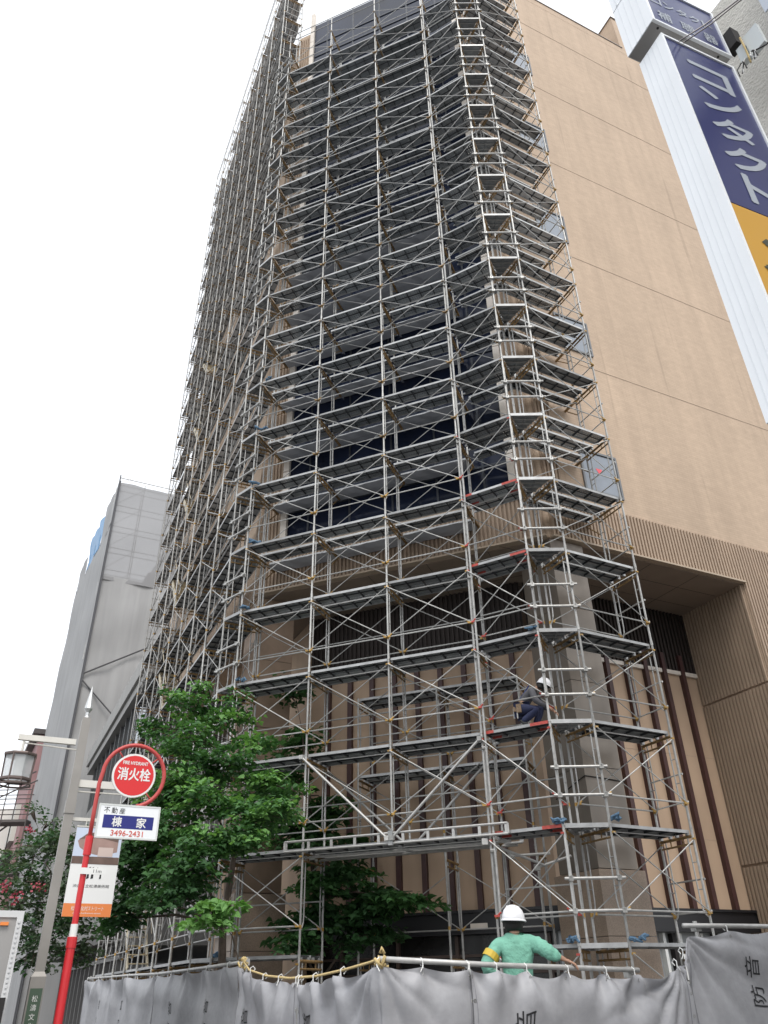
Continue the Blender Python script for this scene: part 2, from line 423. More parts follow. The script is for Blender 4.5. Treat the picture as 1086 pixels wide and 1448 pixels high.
# recess walls: panels, battens, flashing, dark ribbing above, black shopfront below
DC, DR_ = 3.4, 3.42
QC = F3 + N_CH * DC; QR = F6 + N_R * DR_
det = D_CH.x * -D_R.y + D_R.x * D_CH.y
rr_ = QR - QC
aC = (rr_.x * -D_R.y + D_R.x * rr_.y) / det
COR = QC + D_CH * aC
bR = (COR - QR).dot(D_R)
ZP0, ZP1 = 2.83, 8.25
b = MB()
axC, axR = (D_CH, OUT_CH, UZ), (D_R, OUT_R, UZ)
b.box(QC + D_CH * ((aC - 3.6) / 2) + N_CH * .1 + UZ * ((ZP0 + ZP1) / 2), (aC + 3.6, .2, ZP1 - ZP0), 0, axC)
b.box(QR + D_R * ((bR + 6.75) / 2) + N_R * .1 + UZ * ((ZP0 + ZP1) / 2), (6.75 - bR, .2, ZP1 - ZP0), 0, axR)
LQ = QC + D_CH * -3.6
b.box(LQ + D_L * 4 + N_L * .1 + UZ * 5, (8, .2, 10), 0, (D_L, OUT_L, UZ))
for z in (4.3, 6.2):
    b.box(QR + D_R * ((bR + 6.7) / 2) + OUT_R * .001 + UZ * z, (6.6 - bR, .006, .012), 1, axR); b.box(QC + D_CH * ((aC - 3.6) / 2) + OUT_CH * .001 + UZ * z, (aC + 3.5, .006, .012), 1, axC)
pw = b.build('panel_wall', [m_panel, m_seam], TW)
b = MB()
b.box(QC + D_CH * ((aC - 3.55) / 2) + OUT_CH * .03 + UZ * (ZP1 + .05), (aC + 3.6, .10, .10), 0, axC); b.box(QR + D_R * ((bR + 6.7) / 2) + OUT_R * .03 + UZ * (ZP1 + .05), (6.62 - bR, .10, .10), 0, axR)
grand('flashing', b, m_white, pw)
b = MB()
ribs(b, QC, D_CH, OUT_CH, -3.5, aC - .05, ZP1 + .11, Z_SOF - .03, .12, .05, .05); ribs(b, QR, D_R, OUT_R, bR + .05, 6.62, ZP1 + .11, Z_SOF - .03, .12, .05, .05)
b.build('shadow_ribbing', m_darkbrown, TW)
s = -2.96
while s < aC - .1:
    b = MB(); b.box(QC + D_CH * s + OUT_CH * .05 + UZ * ((ZP0 + ZP1 + .0) / 2), (.115, .12, ZP1 - ZP0 - .02), 0, axC); b.build('batten', m_batten, TW); s += .595
s = 3.61 - .62 * 3
while s < 6.3:
    b = MB(); b.box(QR + D_R * s + OUT_R * .05 + UZ * ((ZP0 + ZP1 + .55) / 2), (.115, .14, ZP1 - ZP0 + .5), 0, axR); b.build('batten', m_batten, TW); s += .62
b = MB()
b.box(QC + D_CH * ((aC - 3.6) / 2) + OUT_CH * .02 + UZ * 2.62, (aC + 3.6, .2, .40), 0, axC); b.box(QR + D_R * ((bR + 6.72) / 2) + OUT_R * .02 + UZ * 2.62, (6.72 - bR, .2, .40), 0, axR)
b.box(QC + D_CH * ((aC - 3.6) / 2) + OUT_CH * .12 + UZ * 2.83, (aC + 3.8, .1, .05), 0, axC); b.box(QR + D_R * ((bR + 6.72) / 2) + OUT_R * .12 + UZ * 2.83, (6.85 - bR, .1, .05), 0, axR)
fs_ = b.build('fascia', mat('black_fascia', (.012, .012, .014), .4), TW)
b = MB(); b.box(QC + D_CH * .55 + OUT_CH * .126 + UZ * 2.56, (.36, .012, .10), 0, axC); grand('nameplate', b, m_white, fs_)
b = MB()
b.box(QC + D_CH * ((aC - 3.6) / 2) + N_CH * .25 + UZ * 1.26, (aC + 3.6, .2, 2.52), 0, axC)
sh = b.build('shopfront', mat('dark_shopfront', (.014, .013, .013), .25, 0, (2, .3)), TW)
b = MB()
for s in (-2.6, -1.3, 0, .95, 1.9): b.box(QC + D_CH * s + N_CH * .10 + UZ * 1.21, (.07, .1, 2.38), 0, axC)
for z in (1.75, 2.05): b.box(QC + D_CH * ((aC - 3.6) / 2) + N_CH * .11 + UZ * z, (aC + 3.4, .08, .05), 0, axC)
grand('door_frame', b, mat('brown_door_frame', (.07, .045, .035), .5), sh)
b = MB(); b.box(QR + D_R * ((bR + 6.72) / 2) + N_R * .25 + UZ * 1.26, (6.72 - bR, .2, 2.52), 0, axR)
sh = b.build('shopfront', mat('pale_shop_glass', (.34, .36, .37), .25, 0, (1.5, .12)), TW)
b = MB()
for s in (3.5, 3.95, 4.4, 5.0, 5.8): b.box(QR + D_R * s + N_R * .09 + UZ * 1.21, (.07, .12, 2.38), 0, axR)
grand('door_frame', b, mat('white_door_frame', (.70, .71, .70), .45), sh)
b = MB()
for s in (4.2, 5.4): b.box(QR + D_R * s + N_R * .07 + UZ * 1.21, (.10, .12, 2.38), 0, axR)
grand('post', b, m_dark, sh)
# corner columns with stone bases
def column(o, dx, dy, wx, wy, m1, name='column'):
    b = MB(); ax = (dx, dy, UZ)
    zz = [3.27, 5.05, 6.75, 8.4, Z_SOF - .025]
    for i in range(4): b.box(o + dx * (wx / 2) + dy * (wy / 2) + UZ * ((zz[i] + zz[i + 1]) / 2), (wx, wy, zz[i + 1] - zz[i] - .012), 0, ax)
    b.box(o + dx * (wx / 2) + dy * (wy / 2) + UZ * 6.6, (wx - .03, wy - .03, 6.6), 1, ax)
    c = b.build(name, [m1, m_dark], TW)
    b = MB()
    for (q0, q1) in ((0, 1.15), (1.16, 2.2), (2.21, 3.25)):
        b.box(o + dx * (wx / 2) + dy * (wy / 2) + UZ * ((q0 + q1) / 2), (wx + .16, wy + .16, q1 - q0), 0, ax)
    g = grand('base', b, m_granite, c)
column(RWP + D_R * .72, D_R, N_R, .90, 1.15, m_colmetal)
column(LC + D_L * .0 + N_L * .02, N_L, D_L, .95, 1.1, m_colbrown)
b = MB()   # a black cable looped round the column
pts = [RWP + D_R * .70 + N_R * .9 + OUT_R * 0 + UZ * 4.6 - D_R * .03, RWP + D_R * .69 + N_R * .3 + UZ * 4.78, RWP + D_R * .70 + OUT_R * .02 + UZ * 4.86, RWP + D_R * 1.2 + OUT_R * .02 + UZ * 4.84, RWP + D_R * 1.64 + OUT_R * .02 + UZ * 4.82]
b.poly(pts, .011, 0, 6); tag(b.build('cable', m_dark), 'thin black cable looped round the grey metal-clad column under the overhang', 'cable')

# ------------------------------------------------------------------ low building between the tower and the wrapped block
m_conc = mat('grey_concrete', (.23, .225, .215), .75, 0, (1, .08), (30, .2, .004), streak=.12)
m_conc2 = mat('pale_cornice', (.30, .295, .28), .7, 0, (1, .06), streak=.08)
m_dkglass = mat('dark_street_glass', (.04, .045, .05), .15, 0, (1.5, .3))
SB = L0 + N_L * .35
LO = thing('low_building', 'low grey building with a pale cornice and dark window strip beyond the scaffold', 'building', SB + D_L * 15)
axL = (D_L, OUT_L, UZ)
def lbx(b, s0, s1, off0, off1, z0, z1, mi=0): b.box(SB + D_L * ((s0 + s1) / 2) + N_L * ((off0 + off1) / 2) + UZ * ((z0 + z1) / 2), (s1 - s0, off1 - off0, z1 - z0), mi, axL)
b = MB(); lbx(b, 13.3, 31, .4, 9, 2.9, 13.0); lbx(b, 13.3, 31, .15, .4, 7.6, 9.7); W2 = b.build('wall', m_conc, LO)
b = MB(); lbx(b, 13.2, 31.2, 0, .42, 12.15, 12.55); lbx(b, 13.2, 31.2, -.12, .42, 12.56, 13.3); b.build('cornice', m_conc2, LO)
b = MB(); lbx(b, 13.4, 30.8, .30, .36, 9.72, 12.1); wd_ = b.build('window', m_dkglass, LO)
m_smul = mat('steel_mullion', (.10, .10, .10), .4, .5)
for s in np.arange(13.6, 31, 1.45): b = MB(); lbx(b, s - .04, s + .04, .2, .31, 9.72, 12.1); grand('mullion', b, m_smul, wd_)
m_wbl = mat('white_blind', (.50, .54, .58), .5)
for q0, q1 in ((14.2, 15.1), (15.4, 15.9)): b = MB(); lbx(b, q0, q1, .24, .3, 9.9, 11.9); b.build('blind', m_wbl, LO)
b = MB(); lbx(b, 13.4, 31, .6, .7, .13, 2.9); sh = b.build('shopfront', mat('shop_glass', (.06, .065, .07), .12), LO)
b = MB()
for s in np.arange(13.8, 31, 1.3): lbx(b, s - .06, s + .06, .42, .6, .13, 2.9)
lbx(b, 13.4, 31, .42, .6, 2.5, 2.62); grand('door_frame', b, mat('shop_frame', (.16, .155, .15), .5, .3), sh)
b = MB(); lbx(b, 13.4, 31, -.25, .4, 2.95, 3.3); b.build('canopy', mat('dark_canopy', (.06, .055, .05), .6), LO)

# ------------------------------------------------------------------ block wrapped in grey sheeting
G = Vector((-19.1, 46.2, 0)); DG1 = uvec(63); DG2 = uvec(-30); GZ = 33.1
m_wrap = mat('grey_wrap_sheet', (.315, .315, .315), .8, 0, (.5, .05), None, streak=.11, noise2=(.15, .04))
def net_mat(name, col, op):
    m = mat(name, col, .8, 0, (.5, .05))
    t = m.node_tree; N = t.nodes; L = t.links
    tr = N.new('ShaderNodeBsdfTransparent'); ms = N.new('ShaderNodeMixShader'); ms.inputs[0].default_value = op
    L.new(tr.outputs[0], ms.inputs[1]); L.new(N['Principled BSDF'].outputs[0], ms.inputs[2]); L.new(ms.outputs[0], N['Material Output'].inputs[0])
    return m
m_net = net_mat('translucent_net', (.26, .26, .265), .90); m_blue = net_mat('blue_net', (.03, .20, .42), .8)
GB = thing('wrapped_building', 'tall block under repair, wholly wrapped in grey sheeting, beyond the low building', 'building', G)
b = MB()
i1, i2 = G + DG1 * 1.2 + DG2 * 1.2, None
axG = (DG1, DG2, UZ)
def gbx(b, a0, a1, c0, c1, z0, z1, mi=0): b.box(G + DG1 * ((a0 + a1) / 2) + DG2 * ((c0 + c1) / 2) + UZ * ((z0 + z1) / 2), (a1 - a0, c1 - c0, z1 - z0), mi, axG)
gbx(b, 1.2, 24, 1.2, 18, 0, 25.2); gbx(b, 3.2, 24, 1.2, 18, 25.2, 27.0); gbx(b, 5.0, 24, 1.2, 18, 27.0, 31.3)
b.build('wall', mat('wrapped_inner_wall', (.30, .30, .30), .8), GB)
gr = random.Random(5)
def sheet(o, d, nout, s0, s1, z0, z1, ns, nz, amp, m, name):
    """sheeting with shallow sags between its lacings"""
    b = MB(); vs = []
    ph = [gr.uniform(0, 6) for _ in range(8)]
    for i in range(ns + 1):
        for j in range(nz + 1):
            s = s0 + (s1 - s0) * i / ns; z = z0 + (z1 - z0) * j / nz
            q = amp * (.7 * abs(math.sin(s * math.pi / 1.8 + ph[0])) * abs(math.sin(z * math.pi / 5.1)) + .25 * math.sin(s * 2.3 + z * .5 + ph[1]) + .2 * math.sin(z * 1.3 - s * .7 + ph[2]) + gr.uniform(-.10, .10))
            vs.append(o + d * s + nout * q + UZ * z)
    fs = [(i * (nz + 1) + j, (i + 1) * (nz + 1) + j, (i + 1) * (nz + 1) + j + 1, i * (nz + 1) + j + 1) for i in range(ns) for j in range(nz)]
    b.add(vs, fs); o2 = b.build(name, m, GB, smooth=True); return o2
sheet(G, DG1, -DG2, 0, 22, 0, 25.6, 44, 52, .16, m_wrap, 'sheeting')
sheet(G, DG1, -DG2, 0, 22, 25.3, GZ, 44, 16, .16, m_net, 'sheeting')
FARG = 13.2
sheet(G, DG2, -DG1, 0, FARG, 0, 30.0, 40, 46, .09, m_wrap, 'sheeting')
sheet(G, DG2, -DG1, 0, 3.8, 29.8, GZ, 12, 8, .10, m_wrap, 'sheeting')
sheet(G, DG2, -DG1, 9.6, FARG, 29.8, 31.8, 10, 5, .10, m_wrap, 'sheeting')
sheet(G, DG2, -DG1, 3.75, 9.65, 29.8, 32.6, 12, 6, .2, m_blue, 'blue_net')
b = MB()
for a in np.arange(0, 22.1, 1.83):
    b.tube(G + DG1 * a + DG2 * .3 + UZ * 0, G + DG1 * a + DG2 * .3 + UZ * (GZ + .4), .035, 0, 6); b.tube(G + DG1 * a + DG2 * 1.1 + UZ * 20, G + DG1 * a + DG2 * 1.1 + UZ * (GZ + .2), .035, 0, 6)
for c in np.arange(1.8, FARG, 1.83): b.tube(G + DG1 * .3 + DG2 * c, G + DG1 * .3 + DG2 * c + UZ * (GZ - .6), .035, 0, 6)
for z in np.arange(24.5, GZ, 1.72):
    b.tube(G + DG2 * .3 + UZ * z, G + DG2 * .3 + DG1 * 22 + UZ * z, .03, 0, 6); b.tube(G + DG2 * 1.1 + UZ * z, G + DG2 * 1.1 + DG1 * 22 + UZ * z, .03, 0, 6)
    for a in np.arange(0, 20, 3.66): b.tube(G + DG2 * .3 + DG1 * a + UZ * z, G + DG2 * .3 + DG1 * (a + 1.83) + UZ * (z + 1.72), .02, 0, 5)
b.tube(G - DG2 * .1 + UZ * (GZ + .35), G - DG2 * .1 + DG1 * 22 + UZ * (GZ + .35), .035, 0, 6)
b.build('scaffold_frame', m_galv, GB)
b = MB()
for (a0, z0, a1, z1) in ((0, 18.6, 4.6, 21.5), (4.6, 21.5, 9, 24.2), (0, 18.2, 4.4, 14.2), (4.4, 14.2, 8.5, 10.5), (0.0, .2, 0, GZ)):
    b.tube(G + DG1 * a0 - DG2 * .25 + UZ * z0, G + DG1 * a1 - DG2 * .25 + UZ * z1, .05, 0, 6)
b.tube(G - DG1 * .06 - DG2 * .2, G - DG1 * .06 - DG2 * .2 + UZ * (GZ + .5), .05, 0, 6)
b.build('outer_tube', mat('dark_tube', (.10, .10, .105), .5, .5), GB)

# ------------------------------------------------------------------ far street, left
P0 = Vector((-28.6, 62.5, 0)); dP = uvec(-28)
PB = thing('pink_building', 'small dusky pink building far down the street, behind the block wrapped in grey', 'building', P0)
m_pk = mat('dusky_pink_render', (.34, .20, .20), .8, 0, (1, .08))
b = MB(); ax = (dP, uvec(62), UZ)
pbx = lambda b, s0, s1, e0, e1, z0, z1, mi=0: b.box(P0 + dP * ((s0 + s1) / 2) + uvec(62) * ((e0 + e1) / 2) + UZ * ((z0 + z1) / 2), (s1 - s0, e1 - e0, z1 - z0), mi, ax)
pbx(b, -4, 9, 0, 9, 0, 18.6); b.build('wall', m_pk, PB)
b = MB(); pbx(b, -.5, 3.5, -.35, -.01, 11.5, 14.2); w_ = b.build('window', mat('pale_box_window', (.55, .55, .50), .6), PB)
b = MB(); pbx(b, -1.5, 5, -.6, -.02, 9.0, 10.6); b.build('canopy', m_dark, PB)
b = MB(); pbx(b, -4.2, 9.2, -.5, 9.2, 18.62, 19.0); b.build('roof', mat('dark_roof', (.08, .07, .07), .6), PB)
V0 = Vector((-36.5, 74, 0))
VB = thing('white_building', 'pale far building with red striped awnings at the left edge of the street', 'building', V0)
b = MB(); b.box(V0 + Vector((-2, 3, 8)), (10, 8, 16), 0); b.build('wall', mat('off_white_render', (.58, .56, .52), .8, 0, (.8, .06)), VB)
b = MB()
for k in range(8): b.box(V0 + Vector((-6.2 + k * .9, -1.35, 14.5)), (.45, .6, 2.2), 0)
aw = b.build('awning', mat('red_stripe', (.45, .06, .05), .7), VB)
b = MB()
for k in range(3): b.box(V0 + Vector((-5.2 + k * 2.9, -1.02, 9.6)), (1.6, .06, 2.0), 0)
b.build('window', m_dkglass, VB)
S0_ = Vector((-26.2, 55.5, 0))
ST = thing('fire_escape', 'thin steel fire escape landing outlined against the sky at the left edge', 'fire escape', S0_)
m_esc = mat('escape_steel', (.11, .095, .09), .6, .3)
for q in (11.6, 8.4): b = MB(); b.box(S0_ + UZ * q, (3.4, 1.6, .16), 0); b.build('landing', m_esc, ST)
b = MB()
for x in (-1.7, 0, 1.7):
    for y in (-.8, .8): b.tube(S0_ + Vector((x, y, 0)), S0_ + Vector((x, y, 13.9)), .04, 0, 6)
for z in (12.3, 13, 13.6):
    for y in (-.8, .8): b.tube(S0_ + Vector((-1.7, y, z)), S0_ + Vector((1.7, y, z)), .035, 0, 6)
for y in (-.8, .8): b.tube(S0_ + Vector((-3.5, y, 12.4)), S0_ + Vector((1.7, y, 14.8)), .05, 0, 6); b.tube(S0_ + Vector((-3.5, y, 9)), S0_ + Vector((-.2, y, 11.6)), .06, 0, 6)
b.build('railing', MATS['escape_steel'], ST)

# ------------------------------------------------------------------ scaffold unit meshes
R_LEG = .0215
def frame_mesh(wd, rustm=True, jbar=True):
    """one portal frame, X from the outer to the inner leg, Z from its foot to its transom"""
    b = MB()
    for x, sgn in ((0, 1), (wd, -1)):
        b.tube((x, 0, 0), (x, 0, LV), R_LEG, 0, 8)
        b.tube((x, 0, -.03), (x, 0, .07), .027, 0, 8)
        b.tube((x, 0, .40), (x, 0, .46), .026, 2, 6)
        if jbar:
            xj = x + sgn * .125
            b.poly([(xj, 0, 1.62), (xj, 0, .62), (xj - sgn * .015, 0, .50), (xj - sgn * .06, 0, .42), (x, 0, .37)], .0125, 0, 6)
            for zz in (.80, 1.22): b.tube((x, 0, zz), (xj, 0, zz), .009, 0, 5)
    b.tube((0, 0, 1.63), (wd, 0, 1.63), .026, 1, 8)
    b.tube((.02, 0, 1.51), (wd - .02, 0, 1.51), .018, 1, 6)
    for x in (.25, wd - .25): b.tube((x, 0, 1.52), (x, 0, 1.63), .012, 1, 5)
    return b.mesh('frame', [m_galv, m_rust, m_clip])
def brace_mesh(Ln, red=False, mids=False, dull=False):
    b = MB(); c = 2 if red else (3 if dull else 1)
    z0, z1 = .44, 1.58
    for y in (0,):
        b.tube((0, -.03, z0), (Ln, -.03, z1), .0108, 0, 6); b.tube((0, -.052, z1), (Ln, -.052, z0), .0108, 0, 6)
        b.tube((0, -.03, z0), (Ln, -.03, z0), .0145, 0, 6)
        if mids: b.tube((0, -.03, .9), (Ln, -.03, .9), .0145, 0, 6)
        for x, s in ((0, 1), (Ln, -1)):
            b.box((x + s * .03, -.04, z0), (.09, .04, .034), c)
            b.box((x + s * .02, -.04, z1), (.05, .03, .03), c)
            b.tube((x + s * .03, -.04, z0), (x + s * .10, -.045, z0 + .05), .015, c, 5)
    return b.mesh('cross_brace', [m_galv, m_clip, m_red, m_rust])
def deck_mesh(Ln, strips, perf=True, red=False, pale=False):
    """steel planks spanning one bay: X along the bay, Y inwards, walking face at z = 0"""
    b = MB()
    for (y0, y1) in strips:
        x0, x1 = .03, Ln - .03
        b.box(((x0 + x1) / 2, (y0 + y1) / 2, -.004), (x1 - x0, y1 - y0 - .03, .003), 0)
        for y in (y0 + .007, y1 - .007):
            b.box(((x0 + x1) / 2, y, -.024), (x1 - x0, .014, .052), 4 if (abs(y0) > .2 and y < (y0 + y1) / 2 and y0 > 0) else 1)
            if red and y0 < .1:
                b.box((x1 - .17, y - .001, -.022), (.36, .018, .054), 2); b.box((x0 + .10, y - .001, -.022), (.2, .018, .054), 2)
        n = max(4, int((x1 - x0) / .30))
        for k in range(n + 1):
            x = x0 + (x1 - x0) * k / n
            b.box((min(max(x, x0 + .01), x1 - .01), (y0 + y1) / 2, -.026), (.018, y1 - y0 - .034, .034), 3)
        b.box(((x0 + x1) / 2, (y0 + y1) / 2, -.018), (x1 - x0 - .06, .016, .02), 3)
        for x in (x0 - .01, x1 + .01):
            for y in (y0 + .06, y1 - .06): b.box((x, y, -.055), (.07, .03, .05), 1)
    return b.mesh('deck', [m_pale if pale else (m_perf if perf else m_deck), m_edge, m_red, m_rib2, m_edge2])
def basis(o, d, z=0):
    """matrix with X along d, Z up, origin o at height z"""
    d = Vector(d).normalized(); y = UZ.cross(d)
    return Matrix(((d.x, y.x, 0, o[0]), (d.y, y.y, 0, o[1]), (0, 0, 1, z), (0, 0, 0, 1)))
CAMP = Vector((0, 0, CAMZ))
class Scaffold:
    def __init__(s, name, label, loc, group):
        s.root = thing(name, label, 'scaffold', loc, group); s.it = {}
    def put(s, kind, me, M): s.it.setdefault(kind, []).append((me, M))
    def finish(s):
        for kind, L in s.it.items():
            L.sort(key=lambda q: (q[1].translation - CAMP).length)
            for me, M in L[:100]:
                o = bpy.data.objects.new(kind, me); COL.objects.link(o); o.parent = s.root
                o.matrix_parent_inverse = Matrix.Translation(-s.root.location); o.matrix_basis = M
            rest = L[100:]
            if rest:
                V = []; Fc = []; MI = []; mats = []; off = 0
                for me, M in rest:
                    mi_map = []
                    for mm in me.materials:
                        if mm not in mats: mats.append(mm)
                        mi_map.append(mats.index(mm))
                    V += [tuple(M @ v.co) for v in me.vertices]
                    for p in me.polygons:
                        Fc.append(tuple(i + off for i in p.vertices)); MI.append(mi_map[p.material_index])
                    off += len(me.vertices)
                me2 = bpy.data.meshes.new(kind); me2.from_pydata(V, [], Fc)
                for mm in mats: me2.materials.append(mm)
                me2.polygons.foreach_set('material_index', MI); me2.update()
                tag(link(kind, me2, s.root), kind='stuff')

m_rib2 = mat('deck_cross_rib', (.06, .065, .07), .6, .3)
m_pale = mat('pale_deck_steel', (.40, .41, .42), .5, .25, (5, .2), None, objvar=.3)
# ---- corner front
W_CH = .90
fr90 = frame_mesh(.90); fr79 = frame_mesh(.79); fr77 = frame_mesh(.77)
PL_LOW = [(.03, .45), (.50, .88)]; PL_UP = [(.03, .42), (.55, .88), (1.03, 1.36)]
PL_79 = [(.03, .39), (.43, .77)]; PL_79U = [(.03, .36), (.46, .77), (.88, 1.14)]
KTOP = 17
A5 = Vector((3.13, 14.23, 0)); A6 = Vector((3.26, 14.24, 0))
def jack(sc, P, z=.32):
    b = MB(); b.tube((0, 0, -z), (0, 0, 0), .017, 0, 8); b.box((0, 0, -z + .008), (.14, .14, .012), 0); b.tube((0, 0, -.10), (0, 0, -.05), .045, 0, 8)
    sc.put('base_jack', b.mesh('base_jack', [m_galv]), Matrix.Translation((P.x, P.y, z)))
post_me = (lambda b: (b.tube((0, 0, 0), (0, 0, .95), R_LEG, 0, 8), b.tube((.0, 0, -.03), (0, 0, .05), .027, 0, 8), b.mesh('guard_post', [m_galv]))[-1])(MB())
rail_cache = {}
def rail_me(Ln):
    k = round(Ln, 2)
    if k not in rail_cache:
        b = MB(); b.tube((0, -.02, .45), (Ln, -.02, .45), .0145, 0, 6); b.tube((0, -.02, .88), (Ln, -.02, .88), .0145, 0, 6)
        rail_cache[k] = b.mesh('guard_rail', [m_galv])
    return rail_cache[k]
sc = Scaffold('scaffold', 'tall steel pipe scaffold across the dark glazed corner front, open gateway at its foot', F3, 'scaffold runs round the office tower')
poles = [(F1, N_CH, fr90, -1), (F2, N_CH, fr90, -1), (F3, N_CH, fr90, 1), (F4, N_CH, fr90, -1), (F5, A5 - F5, fr77, -1)]
for P, n, fm, k0 in poles:
    for k in range(k0, KTOP + 1): sc.put('frame', fm, basis(P, n, zl(k - 1)))
    if k0 < 0:
        jack(sc, P); jack(sc, P + Vector(n).normalized() * (.77 if fm is fr77 else .9))
    sc.put('guard_post', post_me, basis(P, n, zl(KTOP)))
# the doubled standard where the two bay lengths meet
F4b = F4 + D_CH * .075 - N_CH * .035
b = MB(); b.tube((0, 0, 0), (0, 0, zl(KTOP) + .5 - .2), R_LEG, 0, 8)
for k in range(0, 18): b.tube((-.08, .02, zl(k) - .5), (.03, .02, zl(k) - .5), .03, 0, 6)
sc.put('doubled_pole', b.mesh('doubled_pole', [m_galv]), Matrix.Translation((F4b.x, F4b.y, .2)))
_dust = {}
def dust(Ln):
    if round(Ln, 2) not in _dust:
        b = MB(); n = 8; rq = random.Random(4); vs = []
        for i in range(n + 1):
            for (y, z) in ((.97, -.075), (1.2, -.095), (1.42, -.085), (1.44, .10)): vs.append((.04 + (Ln - .08) * i / n, y + rq.uniform(-.01, .01), z + rq.uniform(-.014, .014)))
        b.add(vs, [(i * 4 + j, i * 4 + j + 1, i * 4 + j + 5, i * 4 + j + 4) for i in range(n) for j in range(3)])
        _dust[round(Ln, 2)] = b.mesh('dust_sheet', mat('pale_dust_sheet', (.36, .37, .40), .7, 0, (3, .15)))
    return _dust[round(Ln, 2)]
bays = [(F1, F2), (F2, F3), (F3, F4), (F4, F5)]
for bi, (A, B) in enumerate(bays):
    d = B - A; Ln = d.length; last = bi == 3
    dlow = deck_mesh(Ln, PL_LOW if not last else [(.03, .42), (.44, .75)], True, False)
    dlowr = deck_mesh(Ln, [(.03, .42), (.44, .75)], True, True) if last else dlow
    dup = deck_mesh(Ln, PL_UP if not last else [(.03, .42), (.44, .75), (.9, 1.2)])
    dsol = deck_mesh(Ln, PL_UP if not last else [(.03, .42), (.44, .75), (.9, 1.2)], False)
    bm_o = brace_mesh(Ln, last); bm_m = brace_mesh(Ln, last, True); bm_d = brace_mesh(Ln, False, False, True)
    ni = N_CH * (W_CH if not last else .8)
    for k in range(-1, KTOP):
        if bi in (1, 2) and k < 0: continue
        me = dup if k >= 4 else dlow
        if k >= 11 and (k * 7 + bi * 3) % 4 == 0 or k > 12 and bi == 2: me = dsol if k >= 4 else me
        if last and k in (0, 1, 3, 4): me = dlowr
        sc.put('deck', me, basis(A, d, zl(k)))
        if 4 <= k <= 10 and not last: sc.put('dust_sheet', dust(Ln), basis(A, d, zl(k)))
    for k in range(-1, KTOP + 1):
        if bi in (1, 2) and k < 1: continue
        sc.put('cross_brace', bm_o if k < 6 else bm_d, basis(A, d, zl(k - 1)))
        if k >= 0: sc.put('cross_brace', bm_m if k < 4 else bm_d, basis(A + ni, d, zl(k - 1)))
    sc.put('guard_rail', rail_me(Ln), basis(A, d, zl(KTOP)))
br_b = MB(); br_b.box((.22, 0, 1.63), (.48, .045, .05), 0); br_b.tube((.02, 0, 1.2), (.40, 0, 1.6), .014, 0, 6)
br_me = br_b.mesh('bracket', [m_rust])
for P in (F1, F2, F3, F4):
    for k in range(4, KTOP): sc.put('bracket', br_me, basis(P + N_CH * .9, N_CH, zl(k - 1)))
# corner fill on both sides: wedge decks and clamped tubes
def wedge(P, Q, apex):
    b = MB(); z = 0
    def nrm(a, c): return (c - a)
    p, q, t = P - P, Q - P, apex - P
    ct = (p + q + t) / 3
    sh = lambda v, f: ct + (v - ct) * f
    tri = [sh(p, .93), sh(q, .93), sh(t, .93)]
    b.prism([(v.x, v.y) for v in (tri if (tri[1] - tri[0]).cross(tri[2] - tri[0]).z > 0 else tri[::-1])], -.012, -.006, 0)
    d = (q - p); 
    b.box(((p + q) / 2 + UZ * -.03), (d.length - .05, .02, .07), 1, (d.normalized(), UZ.cross(d).normalized(), UZ))
    for f in (.22, .45, .68):
        u = p.lerp(t, f); v = q.lerp(t, f); dd = v - u
        b.box(((u + v) / 2 + UZ * -.03), (dd.length * .9, .018, .04), 1, (dd.normalized(), UZ.cross(dd).normalized(), UZ))
    m0 = (p + q) / 2; b.box(m0.lerp(t, .4) - UZ * .03, ((t - m0).length * .7, .016, .035), 0, ((t - m0).normalized(), UZ.cross(t - m0).normalized(), UZ))
    return b.mesh('corner_deck', [m_deck, m_edge])
def ledger(P, Q, ext=.10):
    b = MB(); d = (Q - P); dn = d.normalized(); nn = UZ.cross(dn) * -.05
    b.tube(-dn * ext + nn, d + dn * ext + nn, .0243, 0, 8)
    for p in (Vector((0, 0, 0)), d): b.box(p + nn * .6, (.07, .09, .075), 1, (dn, UZ.cross(dn), UZ)); b.tube(p + nn + UZ * .03, p + nn + UZ * .03 - UZ.cross(dn) * .05, .011, 1, 5)
    return b.mesh('ledger_tube', [m_pipe, m_galv])
wm = wedge(F5, F6, (A5 + A6) / 2); lm = ledger(F5, F6)
# ---- right wall run
sr = Scaffold('scaffold', 'narrow one-bay scaffold tower standing against the plain tan side wall', F7, 'scaffold runs round the office tower')
for P, n, fm in ((F6, A6 - F6, fr79), (F7, N_R, fr79)):
    for k in range(-1, KTOP + 2): sr.put('frame', fm, basis(P, n, zl(k - 1)))
    jack(sr, P); jack(sr, P + Vector(n).normalized() * .79)
d = F7 - F6; Ln = d.length
dlow = deck_mesh(Ln, PL_79, False); dup = deck_mesh(Ln, PL_79U, False); dperf = deck_mesh(Ln, PL_79U); dpale = deck_mesh(Ln, PL_79U, False, False, True)
bm_o = brace_mesh(Ln)
for k in range(-1, KTOP + 1): sr.put('deck', dlow if k < 4 else (dperf if k in (4, 5, 8) else (dpale if k > 8 and k != 12 else dup)), basis(F6, d, zl(k)))
for k in range(-1, KTOP + 2):
    sr.put('cross_brace', bm_o, basis(F6, d, zl(k - 1)))
    if k >= 0: sr.put('cross_brace', bm_o, basis(F6 + N_R * .79, d, zl(k - 1)))
